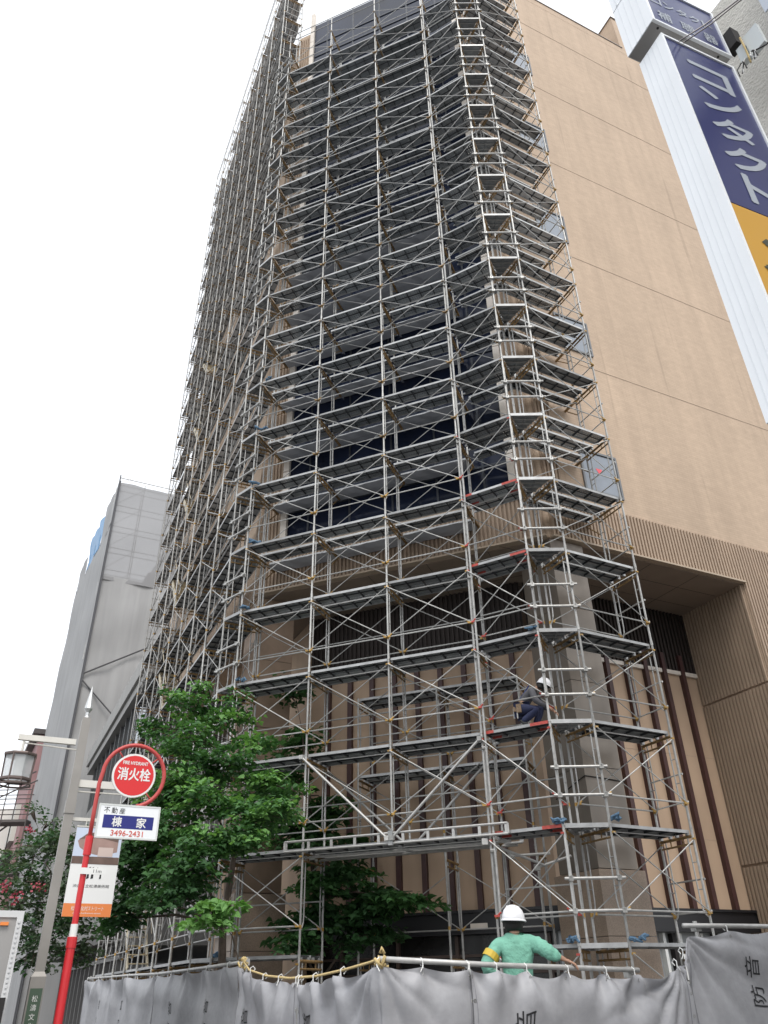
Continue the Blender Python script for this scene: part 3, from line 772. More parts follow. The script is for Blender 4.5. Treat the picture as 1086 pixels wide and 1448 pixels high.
# end guard of the run: two bars per lift
b = MB(); b.tube((0, -.02, 0), (.79, -.02, 0), .0145, 0, 6); b.tube((-.04, -.03, 0), (.03, -.03, 0), .02, 0, 6)
endg = b.mesh('end_rail', [m_galv])
for k in range(0, KTOP + 1):
    for dz in (.47, .95): sr.put('end_rail', endg, basis(F7, N_R, zl(k - 1) + dz))
for k in range(4, KTOP): sr.put('bracket', br_me, basis(F7 + N_R * .79, N_R, zl(k - 1)))
for k in range(-1, KTOP + 1):
    sr.put('corner_deck', wm, Matrix.Translation((F5.x, F5.y, zl(k))))
    for dz in (.44, .90): sr.put('ledger_tube', lm, Matrix.Translation((F5.x, F5.y, zl(k) + dz)))
# ---- left wall run
sf = Scaffold('scaffold', 'long steel scaffold with stairs, receding along the left side of the office tower', L0, 'scaffold runs round the office tower')
NB, KL = 7, 22
Lp = [L0 + D_L * (1.829 * i) for i in range(NB + 1)]
for i, P in enumerate(Lp):
    for k in range(-1, KL + 1): sf.put('frame', fr79, basis(P, N_L, zl(k - 1)))
    sf.put('guard_post', post_me, basis(P, N_L, zl(KL))); jack(sf, P); jack(sf, P + N_L * .79)
Ln = 1.829
dl = deck_mesh(Ln, [(-.40, -.05)], False, False, True); dld = deck_mesh(Ln, [(-.40, -.03), (-.77, -.43)], False); dlp = deck_mesh(Ln, [(-.38, -.04), (-.75, -.45)], False, False, True); rgl = random.Random(12)
bo = brace_mesh(Ln, False, False, True)
b = MB(); z0, z1 = .44, 1.58
rl = rail_me(Ln)
for i in range(NB):
    for k in range(-1, KL):
        if i == 4 and 3 < k < 12 and k % 2 == 1: continue
        if i > 1 and k > 8 and rgl.random() < .12: continue
        sf.put('deck', (dld if rgl.random() < .85 else dlp) if k < 6 else (dl if rgl.random() < .3 else dlp), basis(Lp[i], D_L, zl(k)))
    for k in range(-1, KL + 1):
        sf.put('cross_brace', bo, basis(Lp[i], D_L, zl(k - 1)))
        if k < 5 or (k + i) % 2: sf.put('cross_brace', bo, basis(Lp[i] + N_L * .79, D_L, zl(k - 1)))
    sf.put('guard_rail', rl, basis(Lp[i], D_L, zl(KL)))
b = MB(); b.tube((0, .02, 0), (.79, .02, 0), .0145, 0, 6)
endl = b.mesh('end_rail', [m_galv])
for k in range(0, KL + 1):
    for dz in (.47, .95):
        sf.put('end_rail', endl, basis(Lp[-1], N_L, zl(k - 1) + dz))
        if k > 15: sf.put('end_rail', endl, basis(Lp[0], N_L, zl(k - 1) + dz))
# stair flights climbing inside one bay
b = MB(); Hs = LV; run = 1.55
for y in (-.10, -.62):
    b.box((run / 2 + .14, y, Hs / 2), (math.hypot(run, Hs), .03, .17), 0, (Vector((run, 0, Hs)).normalized(), Vector((0, 1, 0)), Vector((-Hs, 0, run)).normalized()))
    b.tube((.14, y, .85), (run + .14, y, Hs + .85), .014, 0, 6)
for t in range(8):
    x = .14 + run * (t + .5) / 8; z = Hs * (t + .7) / 8
    b.box((x, -.36, z), (.20, .52, .025), 1)
stair = b.mesh('stair_flight', [mat('stair_stringer', (.52, .46, .34), .6, 0, (6, .2)), mat('stair_tread', (.50, .42, .28), .7, 0, (8, .3))])
for k in (-1, 1, 3, 5, 7, 9, 11): sf.put('stair_flight', stair, basis(Lp[4], D_L, zl(k)))
F1i = F1 + N_CH * .9
wl = wedge(L0, F1, (F1i + L0 + N_L * .79) / 2); ll = ledger(L0, F1)
for k in range(-1, KTOP):
    sf.put('corner_deck', wl, Matrix.Translation((L0.x, L0.y, zl(k))))
    for dz in (.44, .90): sf.put('ledger_tube', ll, Matrix.Translation((L0.x, L0.y, zl(k) + dz)))
# red worn clamps / blue cloth ties at deck corners
rg = random.Random(3)
def rag():
    b = MB()
    for q in range(5):
        p = Vector((rg.uniform(-.12, .12), rg.uniform(-.05, .05), rg.uniform(-.01, .05)))
        b.poly([p, p + Vector((rg.uniform(-.1, .1), rg.uniform(-.05, .05), rg.uniform(.0, .05))), p + Vector((rg.uniform(-.16, .16), rg.uniform(-.06, .06), rg.uniform(-.03, .02)))], [.028, .034, .016], 0, 6)
    return b.mesh('cloth_tie', [m_bluerag])
for k in (-1, 1, 2, 3, 4, 5, 6, 7): sc.put('cloth_tie', rag(), basis(F1 + D_CH * .16, D_CH, zl(k) + .02))
for P, k in ((F5, -1), (F5, 0), (F6, 0), (F5, 2), (F6, -1)): sc.put('cloth_tie', rag(), basis(P + D_CH * (-.08 if P is F5 else .12), D_CH, zl(k) + .03))
# lattice beams over the gateway
def beam(s0, s1, z, dep):
    b = MB(); A = F3 + D_CH * s0 + N_CH * dep; B = F3 + D_CH * s1 + N_CH * dep; d = (B - A); Ln = d.length
    for dz in (-.085, .085): b.tube((0, 0, dz), (Ln, 0, dz), .0215, 0, 8)
    n = 9
    for k in range(n + 1):
        x = .03 + (Ln - .06) * k / n; b.box((x, 0, 0), (.05, .022, .17), 0)
    for x in (0, Ln): b.tube((x, 0, -.085), (x, 0, .085), .0215, 0, 8)
    b.box((Ln / 2, 0, 0), (.09, .07, .24), 1)
    return b.mesh('lattice_beam', [m_pipe, m_edge]), basis(A, d, z)
for dep, z in ((-.07, 3.80), (.97, 3.80)):
    me, M = beam(-2.15, 2.14, z, dep); sc.put('lattice_beam', me, M)
for dep in (.25, .72):
    b = MB(); A = F3 + D_CH * -1.9 + N_CH * dep; b.tube((0, 0, 0), (4.0, 0, 0), .0243, 0, 8); sc.put('ledger_tube', b.mesh('ledger_tube', [m_pipe]), basis(A, D_CH, 3.64))
for s0, z0 in ((-1.85, 5.42), (1.78, 5.35)):
    for dep in (-.09, .99):
        b = MB(); A = F3 + D_CH * s0 + N_CH * dep; B = F3 + D_CH * (.03 if s0 > 0 else -.07) + N_CH * dep
        b.tube(A + UZ * z0, B + UZ * 3.80, .0243, 0, 8)
        for p, z in ((A, z0), (B, 3.8)): b.box(p + UZ * z, (.08, .08, .08), 1, (D_CH, N_CH, UZ))
        sc.put('raker_tube', b.mesh('raker_tube', [m_pipe, m_galv]), Matrix.Identity(4))
# outriggers tying the corner poles
for (p, q) in (((2.35, 0.95, 3.28), (2.95, 1.1, 3.45)), ((1.9, .95, 3.5), (2.6, 1.0, 3.5)), ((1.7, -.02, 3.62), (2.5, .9, 3.3))):
    b = MB(); g = lambda t: F3 + D_CH * t[0] + N_CH * t[1] + UZ * t[2]
    b.tube(g(p), g(q), .0243, 0, 8); b.box(g(p), (.1, .1, .1), 1); sc.put('raker_tube', b.mesh('raker_tube', [m_pipe, m_galv]), Matrix.Identity(4))
sc.finish(); sr.finish(); sf.finish()
# ---- low scaffold inside the recess
si = Scaffold('scaffold', 'low two-deck scaffold inside the recess, behind the gateway, before the panelled wall', F3 + N_CH * 2.1, 'scaffold runs round the office tower')
ps = [F3 + D_CH * s + N_CH * 2.1 for s in (-1.6, .3, 2.13)]
fr60 = frame_mesh(.80)
for P in ps:
    for k in range(-1, 4): 
        if k == 3: continue
        si.put('frame', fr60, basis(P, N_CH, zl(k - 1)))
    jack(si, P); jack(si, P + N_CH * .8)
for A, B in ((ps[0], ps[1]), (ps[1], ps[2])):
    d = B - A; dm = deck_mesh(d.length, [(.03, .40), (.43, .78)]); bm2 = brace_mesh(d.length)
    for k in (1, 2): si.put('deck', dm, basis(A, d, zl(k)))
    for k in (2, 3):
        si.put('guard_rail', rail_me(d.length), basis(A + N_CH * .8, d, zl(k - 1)))
    for k in (0, 1, 2): si.put('cross_brace', bm2, basis(A + N_CH * .8, d, zl(k - 1)))
si.finish()

def at(px, py, D):
    """the point seen at a photo pixel, D metres away on the ground plan"""
    d = RW.T @ np.array([px - CX, CY - py, F_PX]) if False else RW @ np.array([px - CX, CY - py, F_PX])
    d = d / math.hypot(d[0], d[1]) * D
    return Vector((d[0], d[1], d[2] + CAMZ))

# ------------------------------------------------------------------ projecting sign and wall on the right
m_signwhite = mat('sign_white_metal', (.80, .82, .84), .35, .1, (1.5, .03), None, streak=.04)
m_navy = mat('sign_navy', (.018, .024, .115), .28, 0, (.8, .06))
m_ochre = mat('sign_ochre', (.52, .275, .025), .35)
m_letter = mat('sign_letter_grey', (.33, .36, .41), .4)
m_signgrey = mat('sign_underside_grey', (.34, .33, .32), .6)
def bsign(name, label, A, dW, dT, wd, th, z0, z1, split):
    t = thing(name, label, 'sign', (A.x, A.y, z0))
    nf = -dT
    b = MB(); ax = (dW, dT, UZ); c = A + dW * (wd / 2) + dT * (th / 2) + UZ * ((z0 + z1) / 2)
    b.box(c, (wd, th, z1 - z0), 0, ax)
    for k in range(1, 5): b.box(A - dW * .0015 + dT * (th * k / 5) + UZ * ((z0 + z1) / 2), (.003, .012, z1 - z0 - .02), 1, ax)
    b.box(A + dW * (wd / 2) + dT * (th / 2) + UZ * (z0 - .004), (wd - .02, th - .02, .008), 2, ax)
    cs = b.build('casing', [m_signwhite, mat('sign_groove', (.74, .765, .79), .4), m_signgrey], t)
    b = MB()
    e = .035
    b.box(A + dW * (wd / 2) + nf * .004 + UZ * ((split + z1) / 2), (wd - 2 * e, .010, z1 - split - e), 0, ax)
    if split > z0 + .1: b.box(A + dW * (wd / 2) + nf * .004 + UZ * ((split + z0 + e) / 2), (wd - 2 * e, .010, split - z0 - e), 1, ax)
    b.build('face', [m_navy, m_ochre], t)
    b = MB()
    for s in (e / 2, wd - e / 2): b.box(A + dW * s + nf * .014 + UZ * ((z0 + z1) / 2), (e, .028, z1 - z0), 0, ax)
    for z in (z0 + e / 2, z1 - e / 2): b.box(A + dW * (wd / 2) + nf * .013 + UZ * z, (wd - 2 * e, .026, e), 0, ax)
    b.build('rim', m_signwhite, t)
    return t, nf
dW = uvec(67.5); dT = uvec(-22.5)
A1 = Vector((3.425, 4.885, 0))
t, nf = bsign('projecting_sign', 'tall narrow white-cased sign with large katakana on navy above an ochre field', A1, dW, dT, 1.12, .38, 5.55, 11.19, 8.05)
b = MB()
for i, ch in enumerate('コンタクト'): put_text(b, ch, A1 + dW * .60 + nf * .013 + UZ * (10.62 - i * .54), dW, UZ, .41 if ch not in 'ト' else .46, 0, .60 if ch != 'ト' else .38, .015)
b.build('lettering', m_letter, t)
b = MB()
for i, ch in enumerate('メガネ'): put_text(b, ch, A1 + dW * .58 + nf * .013 + UZ * (7.42 - i * .74), dW, UZ, .60, 0, .76, .03)
b.build('lettering', mat('sign_letter_dark', (.04, .045, .03), .5), t)
A2 = Vector((3.345, 4.81, 0))
t, nf = bsign('projecting_sign', 'smaller navy sign with two short rows of lettering, directly above the taller one', A2, dW, dT, 1.22, .46, 11.36, 12.42, 11.36)
b = MB()
for i, ch in enumerate('コンタクト'): put_text(b, ch, A2 + dW * (.20 + i * .205) + nf * .013 + UZ * 11.98, dW, UZ, .15, 0, .165, .004)
for i, ch in enumerate('補聴器'): put_text(b, ch, A2 + dW * (.25 + i * .36) + nf * .013 + UZ * 11.62, dW, UZ, .21, 0, .21, .003)
b.build('lettering', m_letter, t)
b = MB()
for s in (.12, 1.05): b.tube(A2 + dW * s + dT * .04 + UZ * 11.351, A2 + dW * s + dT * .04 + UZ * 11.346, .016, 0, 8)
b.build('bolt', m_dark, t)
# upper white casing continues above the small sign
t2 = thing('sign_column', 'tall white ribbed sign casing rising out of the photo above the two navy signs', 'sign', (A2.x, A2.y, 12.44))
b = MB(); ax = (dW, dT, UZ); b.box(A2 + dW * .24 + dT * .23 + UZ * 13.2, (.48, .46, 1.52), 0, ax)
for k in range(1, 5): b.box(A2 - dW * .004 + dT * (.46 * k / 5) + UZ * 13.2, (.008, .018, 1.5), 1, ax)
b.build('casing', [m_signwhite, MATS['sign_groove']], t2)
# textured wall
WP = Vector((4.62, 5.34, 0)); wn = -N_L
m_stucco = mat('rough_stucco', (.64, .62, .575), .85, 0, (3, .06), (26, 1.0, .030))
SWB = thing('stucco_building', 'pale building with rough combed stucco at the top right, carrying the projecting signs', 'building', WP)
b = MB()
b.box(WP + D_L * -2.4 + N_L * 3 + UZ * 6.8, (6.1, 5, 13.6), 0, (D_L, N_L, UZ))
b.build('wall', m_stucco, SWB)
b = MB(); b.box(WP + D_L * -2.2 + wn * .012 + UZ * 13.0, (3.4, .02, 2.7), 0, (D_L, N_L, UZ)); b.box(WP + D_L * .45 + wn * .01 + UZ * 14.0, (.36, .02, 3.0), 1, (D_L, N_L, UZ))
b.build('smooth_panel', [mat('pale_blue_panel', (.52, .57, .64), .5), mat('grey_green_panel', (.47, .48, .45), .6)], SWB)
t = thing('junction_box', 'open pale junction box with tangled wires on the stucco wall beside the signs', 'junction box', WP + D_L * -.16 + UZ * 11.3)
ax = (D_L, wn, UZ)
b = MB(); b.box(WP + D_L * -.05 + wn * .07 + UZ * 11.72, (.16, .14, .34), 0, ax); b.build('opening', m_dark, t)
b = MB(); b.box(WP + D_L * -.27 + wn * .03 + UZ * 11.40, (.20, .06, .42), 0, ax); b.box(WP + D_L * -.10 + wn * .05 + UZ * 11.35, (.10, .08, .30), 0, ax); b.build('cover', mat('junction_white', (.60, .64, .64), .5), t)
b = MB(); gr2 = random.Random(4)
for q in range(9):
    p = WP + D_L * gr2.uniform(-.26, -.02) + wn * .10 + UZ * 11.2
    b.poly([p, p + D_L * gr2.uniform(-.05, .08) + UZ * -.08 + wn * .03, p + D_L * gr2.uniform(-.08, .1) - UZ * .2 + wn * .02], .008, q % 2, 5)
b.poly([WP + D_L * -.25 + wn * .1 + UZ * 11.15, WP + D_L * -.4 + wn * .14 + UZ * 10.98, WP + D_L * -.6 + wn * .1 + UZ * 11.1, WP + D_L * -.9 + wn * .05 + UZ * 11.4], .009, 0, 6)
b.poly([WP + D_L * -.16 + wn * .1 + UZ * 11.6, WP + D_L * -.17 + wn * .12 + UZ * 11.3, WP + D_L * -.15 + wn * .1 + UZ * 11.05], .012, 2, 6)
b.build('wire', [m_dark, m_tie, MATS['yellow_rope']], t)
for (dx, lab) in ((0, 'upper of two cables running from the navy sign up past the stucco wall'), (.10, 'lower of two cables running from the navy sign up past the stucco wall')):
    b = MB(); p0 = Vector((3.70 + dx * .6, 5.0 + dx * .2, 11.24)); p1 = at(1046 + dx * 260, 0, 5.0) if False else Vector((3.40 + dx * .6, 3.63 - dx * .3, 9.28))
    pe = p0.lerp(p1, 2.2)
    b.poly([p0, p0.lerp(p1, .5) - UZ * .03, p1, pe + UZ * .05], .005, 0, 6); b.poly([p0 + UZ * .01, p0.lerp(p1, .5) - UZ * .021, p1 + UZ * .009, pe + UZ * .06], .0055, 1, 6)
    tag(b.build('cable', [m_dark, mat('pale_cable', (.55, .50, .48), .6)]), lab, 'cable', 'cables from the sign')

# ------------------------------------------------------------------ street lamp with banner
m_post = mat('lamp_post_grey', (.27, .255, .235), .5, .2, (3, .08), streak=.06)
m_cream = mat('lamp_arm_cream', (.60, .58, .53), .5, .1, (4, .08))
LPp = Vector((-4.98, 12.56, 0)); dS = uvec(64); dB = uvec(-26); axS = (dS, dB, UZ)
T = thing('street_lamp', 'square grey lamp post with a spear finial and a hanging lantern on its left arm', 'street lamp', LPp)
b = MB(); b.box(LPp + UZ * 3.55, (.132, .132, 3.62), 0, axS); b.box(LPp + UZ * 5.37, (.12, .12, .05), 0, axS); b.box(LPp + UZ * 4.0, (.15, .16, .20), 0, axS)
b.build('post', m_post, T)
b = MB(); b.box(LPp + UZ * .87, (.20, .20, 1.74), 0, axS); b.add([LPp + dS * x * .10 + dB * y * .10 + UZ * 1.74 for x, y in ((-1, -1), (1, -1), (1, 1), (-1, 1))] + [LPp + dS * x * .067 + dB * y * .067 + UZ * 1.80 for x, y in ((-1, -1), (1, -1), (1, 1), (-1, 1))], [(0, 1, 5, 4), (1, 2, 6, 5), (2, 3, 7, 6), (3, 0, 4, 7)], 0)
bs = b.build('base', m_post, T)
b = MB(); b.box(LPp - dB * .103 + UZ * 1.05, (.16, .012, 1.1), 0, axS); pl = grand('plate', b, mat('plate_green', (.06, .10, .065), .5), bs)
b = MB()
for i, ch in enumerate('松濤文化村'): put_text(b, ch, LPp - dB * .1105 + UZ * (1.48 - i * .105), dS, UZ, .075, 0, .075)
grand('lettering', b, m_tie, bs)
b = MB(); b.lathe(LPp + UZ * 5.39, [(.0, 0), (.055, .0), (.03, .04), (.03, .10), (.07, .16), (.06, .22), (.0, .56)], 0, 8); b.build('finial', mat('finial_silver', (.55, .56, .56), .35, .5), T)
b = MB()
arm0 = LPp + UZ * 4.97; lam = LPp - dS * .86 + UZ * 4.97
b.box((arm0 - dS * .09).lerp(lam - dS * .10, .5) + UZ * .02, ((arm0 - lam).length, .07, .085), 0, (dS, dB, UZ)); b.tube(arm0 - UZ * .10, lam - UZ * .06, .012, 0, 6)
b.tube(lam + UZ * .0, lam - UZ * .24, .022, 0, 8)
b.build('arm', m_cream, T)
b = MB(); b.box(LPp + dS * .42 + UZ * 4.36, (.72, .07, .11), 0, axS); b.tube(LPp + UZ * 4.24, LPp + dS * .74 + UZ * 4.24, .012, 0, 6); b.build('arm', m_cream, T); b = MB(); b.box(LPp + dS * .36 + UZ * 3.83, (.60, .05, .05), 0, axS)
b.build('arm', m_cream, T)
m_lglass = mat('lantern_glass', (.62, .64, .64), .15, 0, (6, .06)); 
lt = m_lglass.node_tree; tr_ = lt.nodes.new('ShaderNodeBsdfTransparent'); ms_ = lt.nodes.new('ShaderNodeMixShader'); ms_.inputs[0].default_value = .55
lt.links.new(tr_.outputs[0], ms_.inputs[1]); lt.links.new(lt.nodes['Principled BSDF'].outputs[0], ms_.inputs[2]); lt.links.new(ms_.outputs[0], lt.nodes['Material Output'].inputs[0])
lc = lam - UZ * .24
b = MB(); b.lathe(lc, [(.25, 0), (.255, -.02), (.25, -.04), (.21, -.03)], 0, 8); b.lathe(lc, [(.0, .0), (.25, 0)], 0, 8)
b.lathe(lc - UZ * .42, [(.22, 0), (.24, .02), (.24, .05), (.215, .05)], 0, 8)
for k in range(8):
    t_ = 2 * math.pi * k / 8; c0 = Vector((math.cos(t_), math.sin(t_), 0))
    if k % 2 == 0: b.tube(lc + c0 * .24 - UZ * .03, lc + c0 * .225 - UZ * .40, .014, 0, 6)
    b.tube(lc + c0 * .23 - UZ * .40, lc + c0 * .23 - UZ * .46, .01, 0, 5)
b.poly([lc - UZ * .46 + Vector((math.cos(q * math.pi / 4), math.sin(q * math.pi / 4), 0)) * .235 for q in range(9)], .016, 0, 6)
b.build('lantern_frame', mat('lantern_brown', (.13, .10, .09), .45, .4), T)
b = MB(); b.lathe(lc, [(.22, -.04), (.205, -.38), (0, -.38)], 0, 8); b.build('lantern_glass', m_lglass, T)
b = MB(); b.lathe(lc, [(.06, -.06), (.07, -.14), (.06, -.32), (0, -.34)], 0, 10); b.build('bulb', mat('unlit_bulb', (.75, .75, .73), .4), T)
# banner
BN = thing('banner', 'upright banner, brown picture over white with an orange strip, behind the red pole', 'banner', LPp + dS * .48 + UZ * 3.2)
bc = LPp + dS * .50 - dB * .03
bq = lambda s0, s1, z0, z1, e=0: [bc + dS * s0 - dB * e + UZ * z0, bc + dS * s1 - dB * e + UZ * z0, bc + dS * s1 - dB * e + UZ * z1, bc + dS * s0 - dB * e + UZ * z1]
hw = .345
b = MB(); b.box(bc + UZ * 3.10, (2 * hw, .006, 1.22), 0, axS)
zT, zW, zO, zB = 3.71, 3.20, 2.665, 2.49
b.add(bq(-hw + .002, hw - .002, zW, zT, .0045), [(0, 1, 2, 3)], 1)
b.add(bq(-hw + .002, hw - .002, zB, zO, .0045), [(0, 1, 2, 3)], 2)
pic = [(-.30, .14), (-.26, .05), (-.15, -.02), (.0, -.05), (.16, -.04), (.30, .0), (.30, .22), (.18, .27), (0, .285), (-.18, .25)]
b.add([bc - dB * .0055 + dS * x + UZ * (3.38 + z) for x, z in pic], [tuple(range(len(pic)))], 3)
b.add([bc - dB * .0065 + dS * x + UZ * (3.38 + z) for x, z in [(-.29, .16), (0, .20), (.30, .14), (.30, .21), (.18, .262), (0, .278), (-.18, .242)]], [tuple(range(7))], 4)
b.add(bq(-hw + .003, hw - .003, zW, 3.305, .0062), [(0, 1, 2, 3)], 4)
b.add(bq(.02, .24, 3.31, 3.44, .0064), [(0, 1, 2, 3)], 5)
b.build('cloth', [mat('banner_white', (.74, .74, .73), .7), mat('banner_sky', (.52, .58, .70), .7), mat('banner_orange', (.72, .22, .06), .7), mat('banner_brown', (.33, .22, .19), .7, 0, (5, .2)), mat('banner_dark_brown', (.13, .085, .07), .7, 0, (6, .3)), mat('banner_pale', (.55, .44, .40), .7)], BN)
b = MB(); gb = random.Random(11)
for i in range(4):
    for j in range(2):
        x = -.09 + i * .062; z = 2.995 + j * .095
        w2, h2 = gb.uniform(.026, .05), gb.uniform(.06, .088)
        if not (i == 2 and j == 0): b.add([bc - dB * .006 + dS * (x + a_) + UZ * (z + c_) for a_, c_ in ((0, 0), (w2, .012), (w2 - .004, h2), (.004, h2 - .014))], [(0, 1, 2, 3)])
b.build('seal', m_ink, BN); b = MB(); put_text(b, '渋谷区立松濤美術館', bc - dB * .006 + dS * .0 + UZ * 2.90, dS, UZ, .045, 0, .52)
b.build('lettering', m_ink, BN)
b = MB(); put_text(b, '松濤文化村ストリート', bc - dB * .0065 + UZ * 2.60, dS, UZ, .062, 0, .46); b.build('lettering', m_tie, BN); b = MB(); put_text(b, 'shibuya bunkamura street', bc - dB * .0065 + UZ * 2.535, dS, UZ, .028, 0, .40); b.build('lettering', m_tie, BN)
b = MB(); b.tube(bc - dS * hw + UZ * 3.725, bc + dS * hw + UZ * 3.725, .012, 0, 6)
for s in (-.22, .05, .28): b.tube(bc + dS * s + UZ * 3.72, bc + dS * s + UZ * 3.81, .008, 0, 5)
b.build('hanger', m_cream, BN)

# ------------------------------------------------------------------ fire hydrant sign
m_red2 = mat('signal_red', (.55, .022, .028), .4, 0, (6, .06)); m_red3 = mat('faded_red_pole', (.45, .055, .05), .45, 0, (5, .15))
m_brred = mat('disc_red', (.62, .012, .014), .35)
HP = Vector((-3.95, 10.80, 0)); dH = uvec(63); nH = uvec(153); axH = (dH, nH, UZ)
HS = thing('hydrant_sign', 'red curved pole carrying a round red fire hydrant sign above a small white plate', 'sign', HP)
b = MB()
b.tube(HP, HP + UZ * 2.10, .052, 0, 12); b.tube(HP + UZ * 2.25, HP + UZ * 3.20, .038, 0, 12); b.tube(HP + UZ * 3.05, HP + UZ * 3.28, .05, 0, 12); b.tube(HP + UZ * 2.0, HP + UZ * 2.12, .06, 0, 12)
b.tube(HP + UZ * 2.10, HP + UZ * 2.26, .045, 1, 12)
b.build('pole', [m_red2, m_tie], HS, smooth=False)
shade(HS.children[-1])
dc = HP + dH * .445 + UZ * 4.09; rr = .415
pts = [HP + UZ * 3.2, HP + UZ * 3.6, HP + dH * .005 + UZ * 3.95]
for q in range(0, 25):
    t_ = R(178 - q * 10.3); pts.append(dc + dH * (rr * math.cos(t_)) + UZ * (rr * math.sin(t_)))
pts.append(dc + dH * .09 - UZ * .40)
b = MB(); b.poly(pts, .028, 0, 10)
for t_ in (128, 40, -48): b.tube(dc + dH * (.26 * math.cos(R(t_))) + UZ * (.26 * math.sin(R(t_))), dc + dH * (.415 * math.cos(R(t_))) + UZ * (.415 * math.sin(R(t_))), .011, 0, 6)
b.build('hook', m_red3, HS, smooth=True)
b = MB(); b.lathe(dc, [(0, -.012), (.292, -.012), (.297, 0), (.292, .012), (0, .012)], 0, 40, (dH, UZ, nH)); b.lathe(dc, [(0, .0135), (.268, .0135)], 1, 40, (dH, UZ, nH))
dd = b.build('disc', [m_tie, m_brred], HS)
b = MB(); put_text(b, 'FIRE HYDRANT', dc + nH * .0155 + UZ * .165, dH, UZ, .045, 0, .34, .0015); grand('lettering', b, m_tie, dd); b = MB(); put_text(b, '消火栓', dc + nH * .0155 + UZ * .015, dH, UZ, .165, 0, .44, .004)
grand('lettering', b, m_tie, dd)
b = MB(); pc = HP + dH * .46 + UZ * 3.48
b.box(pc, (.80, .05, .43), 0, axH)
for z in (-.205, .205): b.box(pc + UZ * z + nH * .003, (.81, .052, .022), 1, axH)
for s in (-.395, .395): b.box(pc + dH * s + nH * .003, (.022, .052, .39), 1, axH)
b.box(pc + nH * .0262 + UZ * -.005, (.66, .002, .165), 2, axH)
pp = b.build('plate', [mat('plate_white', (.78, .80, .81), .35), mat('plate_rim', (.60, .62, .60), .4), mat('plate_blue', (.006, .012, .17), .4)], HS)
b = MB()
for i, ch in enumerate('不動産'): put_text(b, ch, pc + nH * .0285 + dH * (-.30 + i * .10) + UZ * .135, dH, UZ, .075, 0, .075)
grand('lettering', b, m_ink, pp)
b = MB(); put_text(b, '棟', pc + nH * .0285 + dH * -.15 + UZ * -.005, dH, UZ, .125, 0, .125, .003); grand('lettering', b, m_tie, pp); b = MB(); put_text(b, '家', pc + nH * .0285 + dH * .17 + UZ * -.005, dH, UZ, .125, 0, .125, .003); grand('lettering', b, m_tie, pp)
b = MB(); put_text(b, '3496-2431', pc + nH * .0285 + dH * .0 + UZ * -.145, dH, UZ, .07, 0, .42, .001); grand('lettering', b, mat('phone_red', (.60, .10, .07), .5), pp)
b = MB(); b.box(HP + dH * .10 + nH * .05 + UZ * 2.86, (.30, .01, .075), 0, axH); tg = b.build('distance_plate', m_tie, HS)
b = MB(); put_text(b, '11m', HP + dH * .16 + nH * .0565 + UZ * 2.86, dH, UZ, .04, 0, .10); grand('lettering', b, m_ink, tg)

# ------------------------------------------------------------------ truck at the left edge
m_trk = mat('truck_box_grey', (.30, .29, .28), .45, .1, (2, .06)); m_trw = mat('truck_white', (.55, .55, .55), .35)
TR0 = Vector((-4.38, 10.22, 0)); dF = D_L; dRt = N_L
TK = thing('box_truck', 'grey box truck with rivets and an orange marker lamp, cut off at left', 'truck', TR0 - dRt * .95 + dF * 2)
axT = (dF, -dRt, UZ)
tbx = lambda b, f0, f1, r0, r1, z0, z1, mi=0: b.box(TR0 + dF * ((f0 + f1) / 2) - dRt * ((r0 + r1) / 2) + UZ * ((z0 + z1) / 2), (f1 - f0, r1 - r0, z1 - z0), mi, axT)
b = MB(); tbx(b, 0, 3.4, 0, 1.85, .95, 2.33); tbx(b, -.02, 3.42, -.02, 1.87, 2.30, 2.37, 1); tbx(b, -.025, 0.0, -.02, .05, .95, 2.3, 1)
for k in range(26): b.box(TR0 - dF * .03 - dRt * .02 + UZ * (1.0 + k * .05), (.02, .022, .022), 1, axT)
b.build('cargo_box', [m_trk, m_trw], TK)
b = MB(); tbx(b, 3.5, 5.1, .05, 1.8, .55, 1.95); b.build('cab', m_trw, TK)
b = MB(); tbx(b, 4.2, 5.13, .03, 1.82, 1.25, 1.8); b.build('window', m_dkglass, TK)
b = MB(); tbx(b, -.03, 5.0, .2, 1.65, .55, .93); b.build('chassis', m_dark, TK)
for f in (.8, 4.2):
    for r in (.12, 1.6):
        b = MB(); c = TR0 + dF * f - dRt * r + UZ * .36; b.lathe(c, [(0, -.1), (.30, -.11), (.36, -.08), (.36, .08), (.30, .11), (0, .1)], 0, 20, (dF, UZ, -dRt)); b.lathe(c, [(0, -.112), (.18, -.115), (.2, -.105)], 1, 16, (dF, UZ, -dRt)); b.build('wheel', [m_dark, m_galv], TK)
b = MB(); tbx(b, -.04, 0, .13, .22, 2.215, 2.25); b.build('marker_lamp', mat('orange_lens', (.75, .22, .04), .3), TK)
for r in (.1, 1.55): b = MB(); tbx(b, -.06, -.02, r, r + .2, .7, .9); b.build('tail_light', m_red2, TK)
b = MB(); tbx(b, -.09, -.03, .0, .14, 1.22, 1.5); tbx(b, -.05, 0, .04, .08, 1.1, 1.25); b.build('mirror', m_dark, TK)
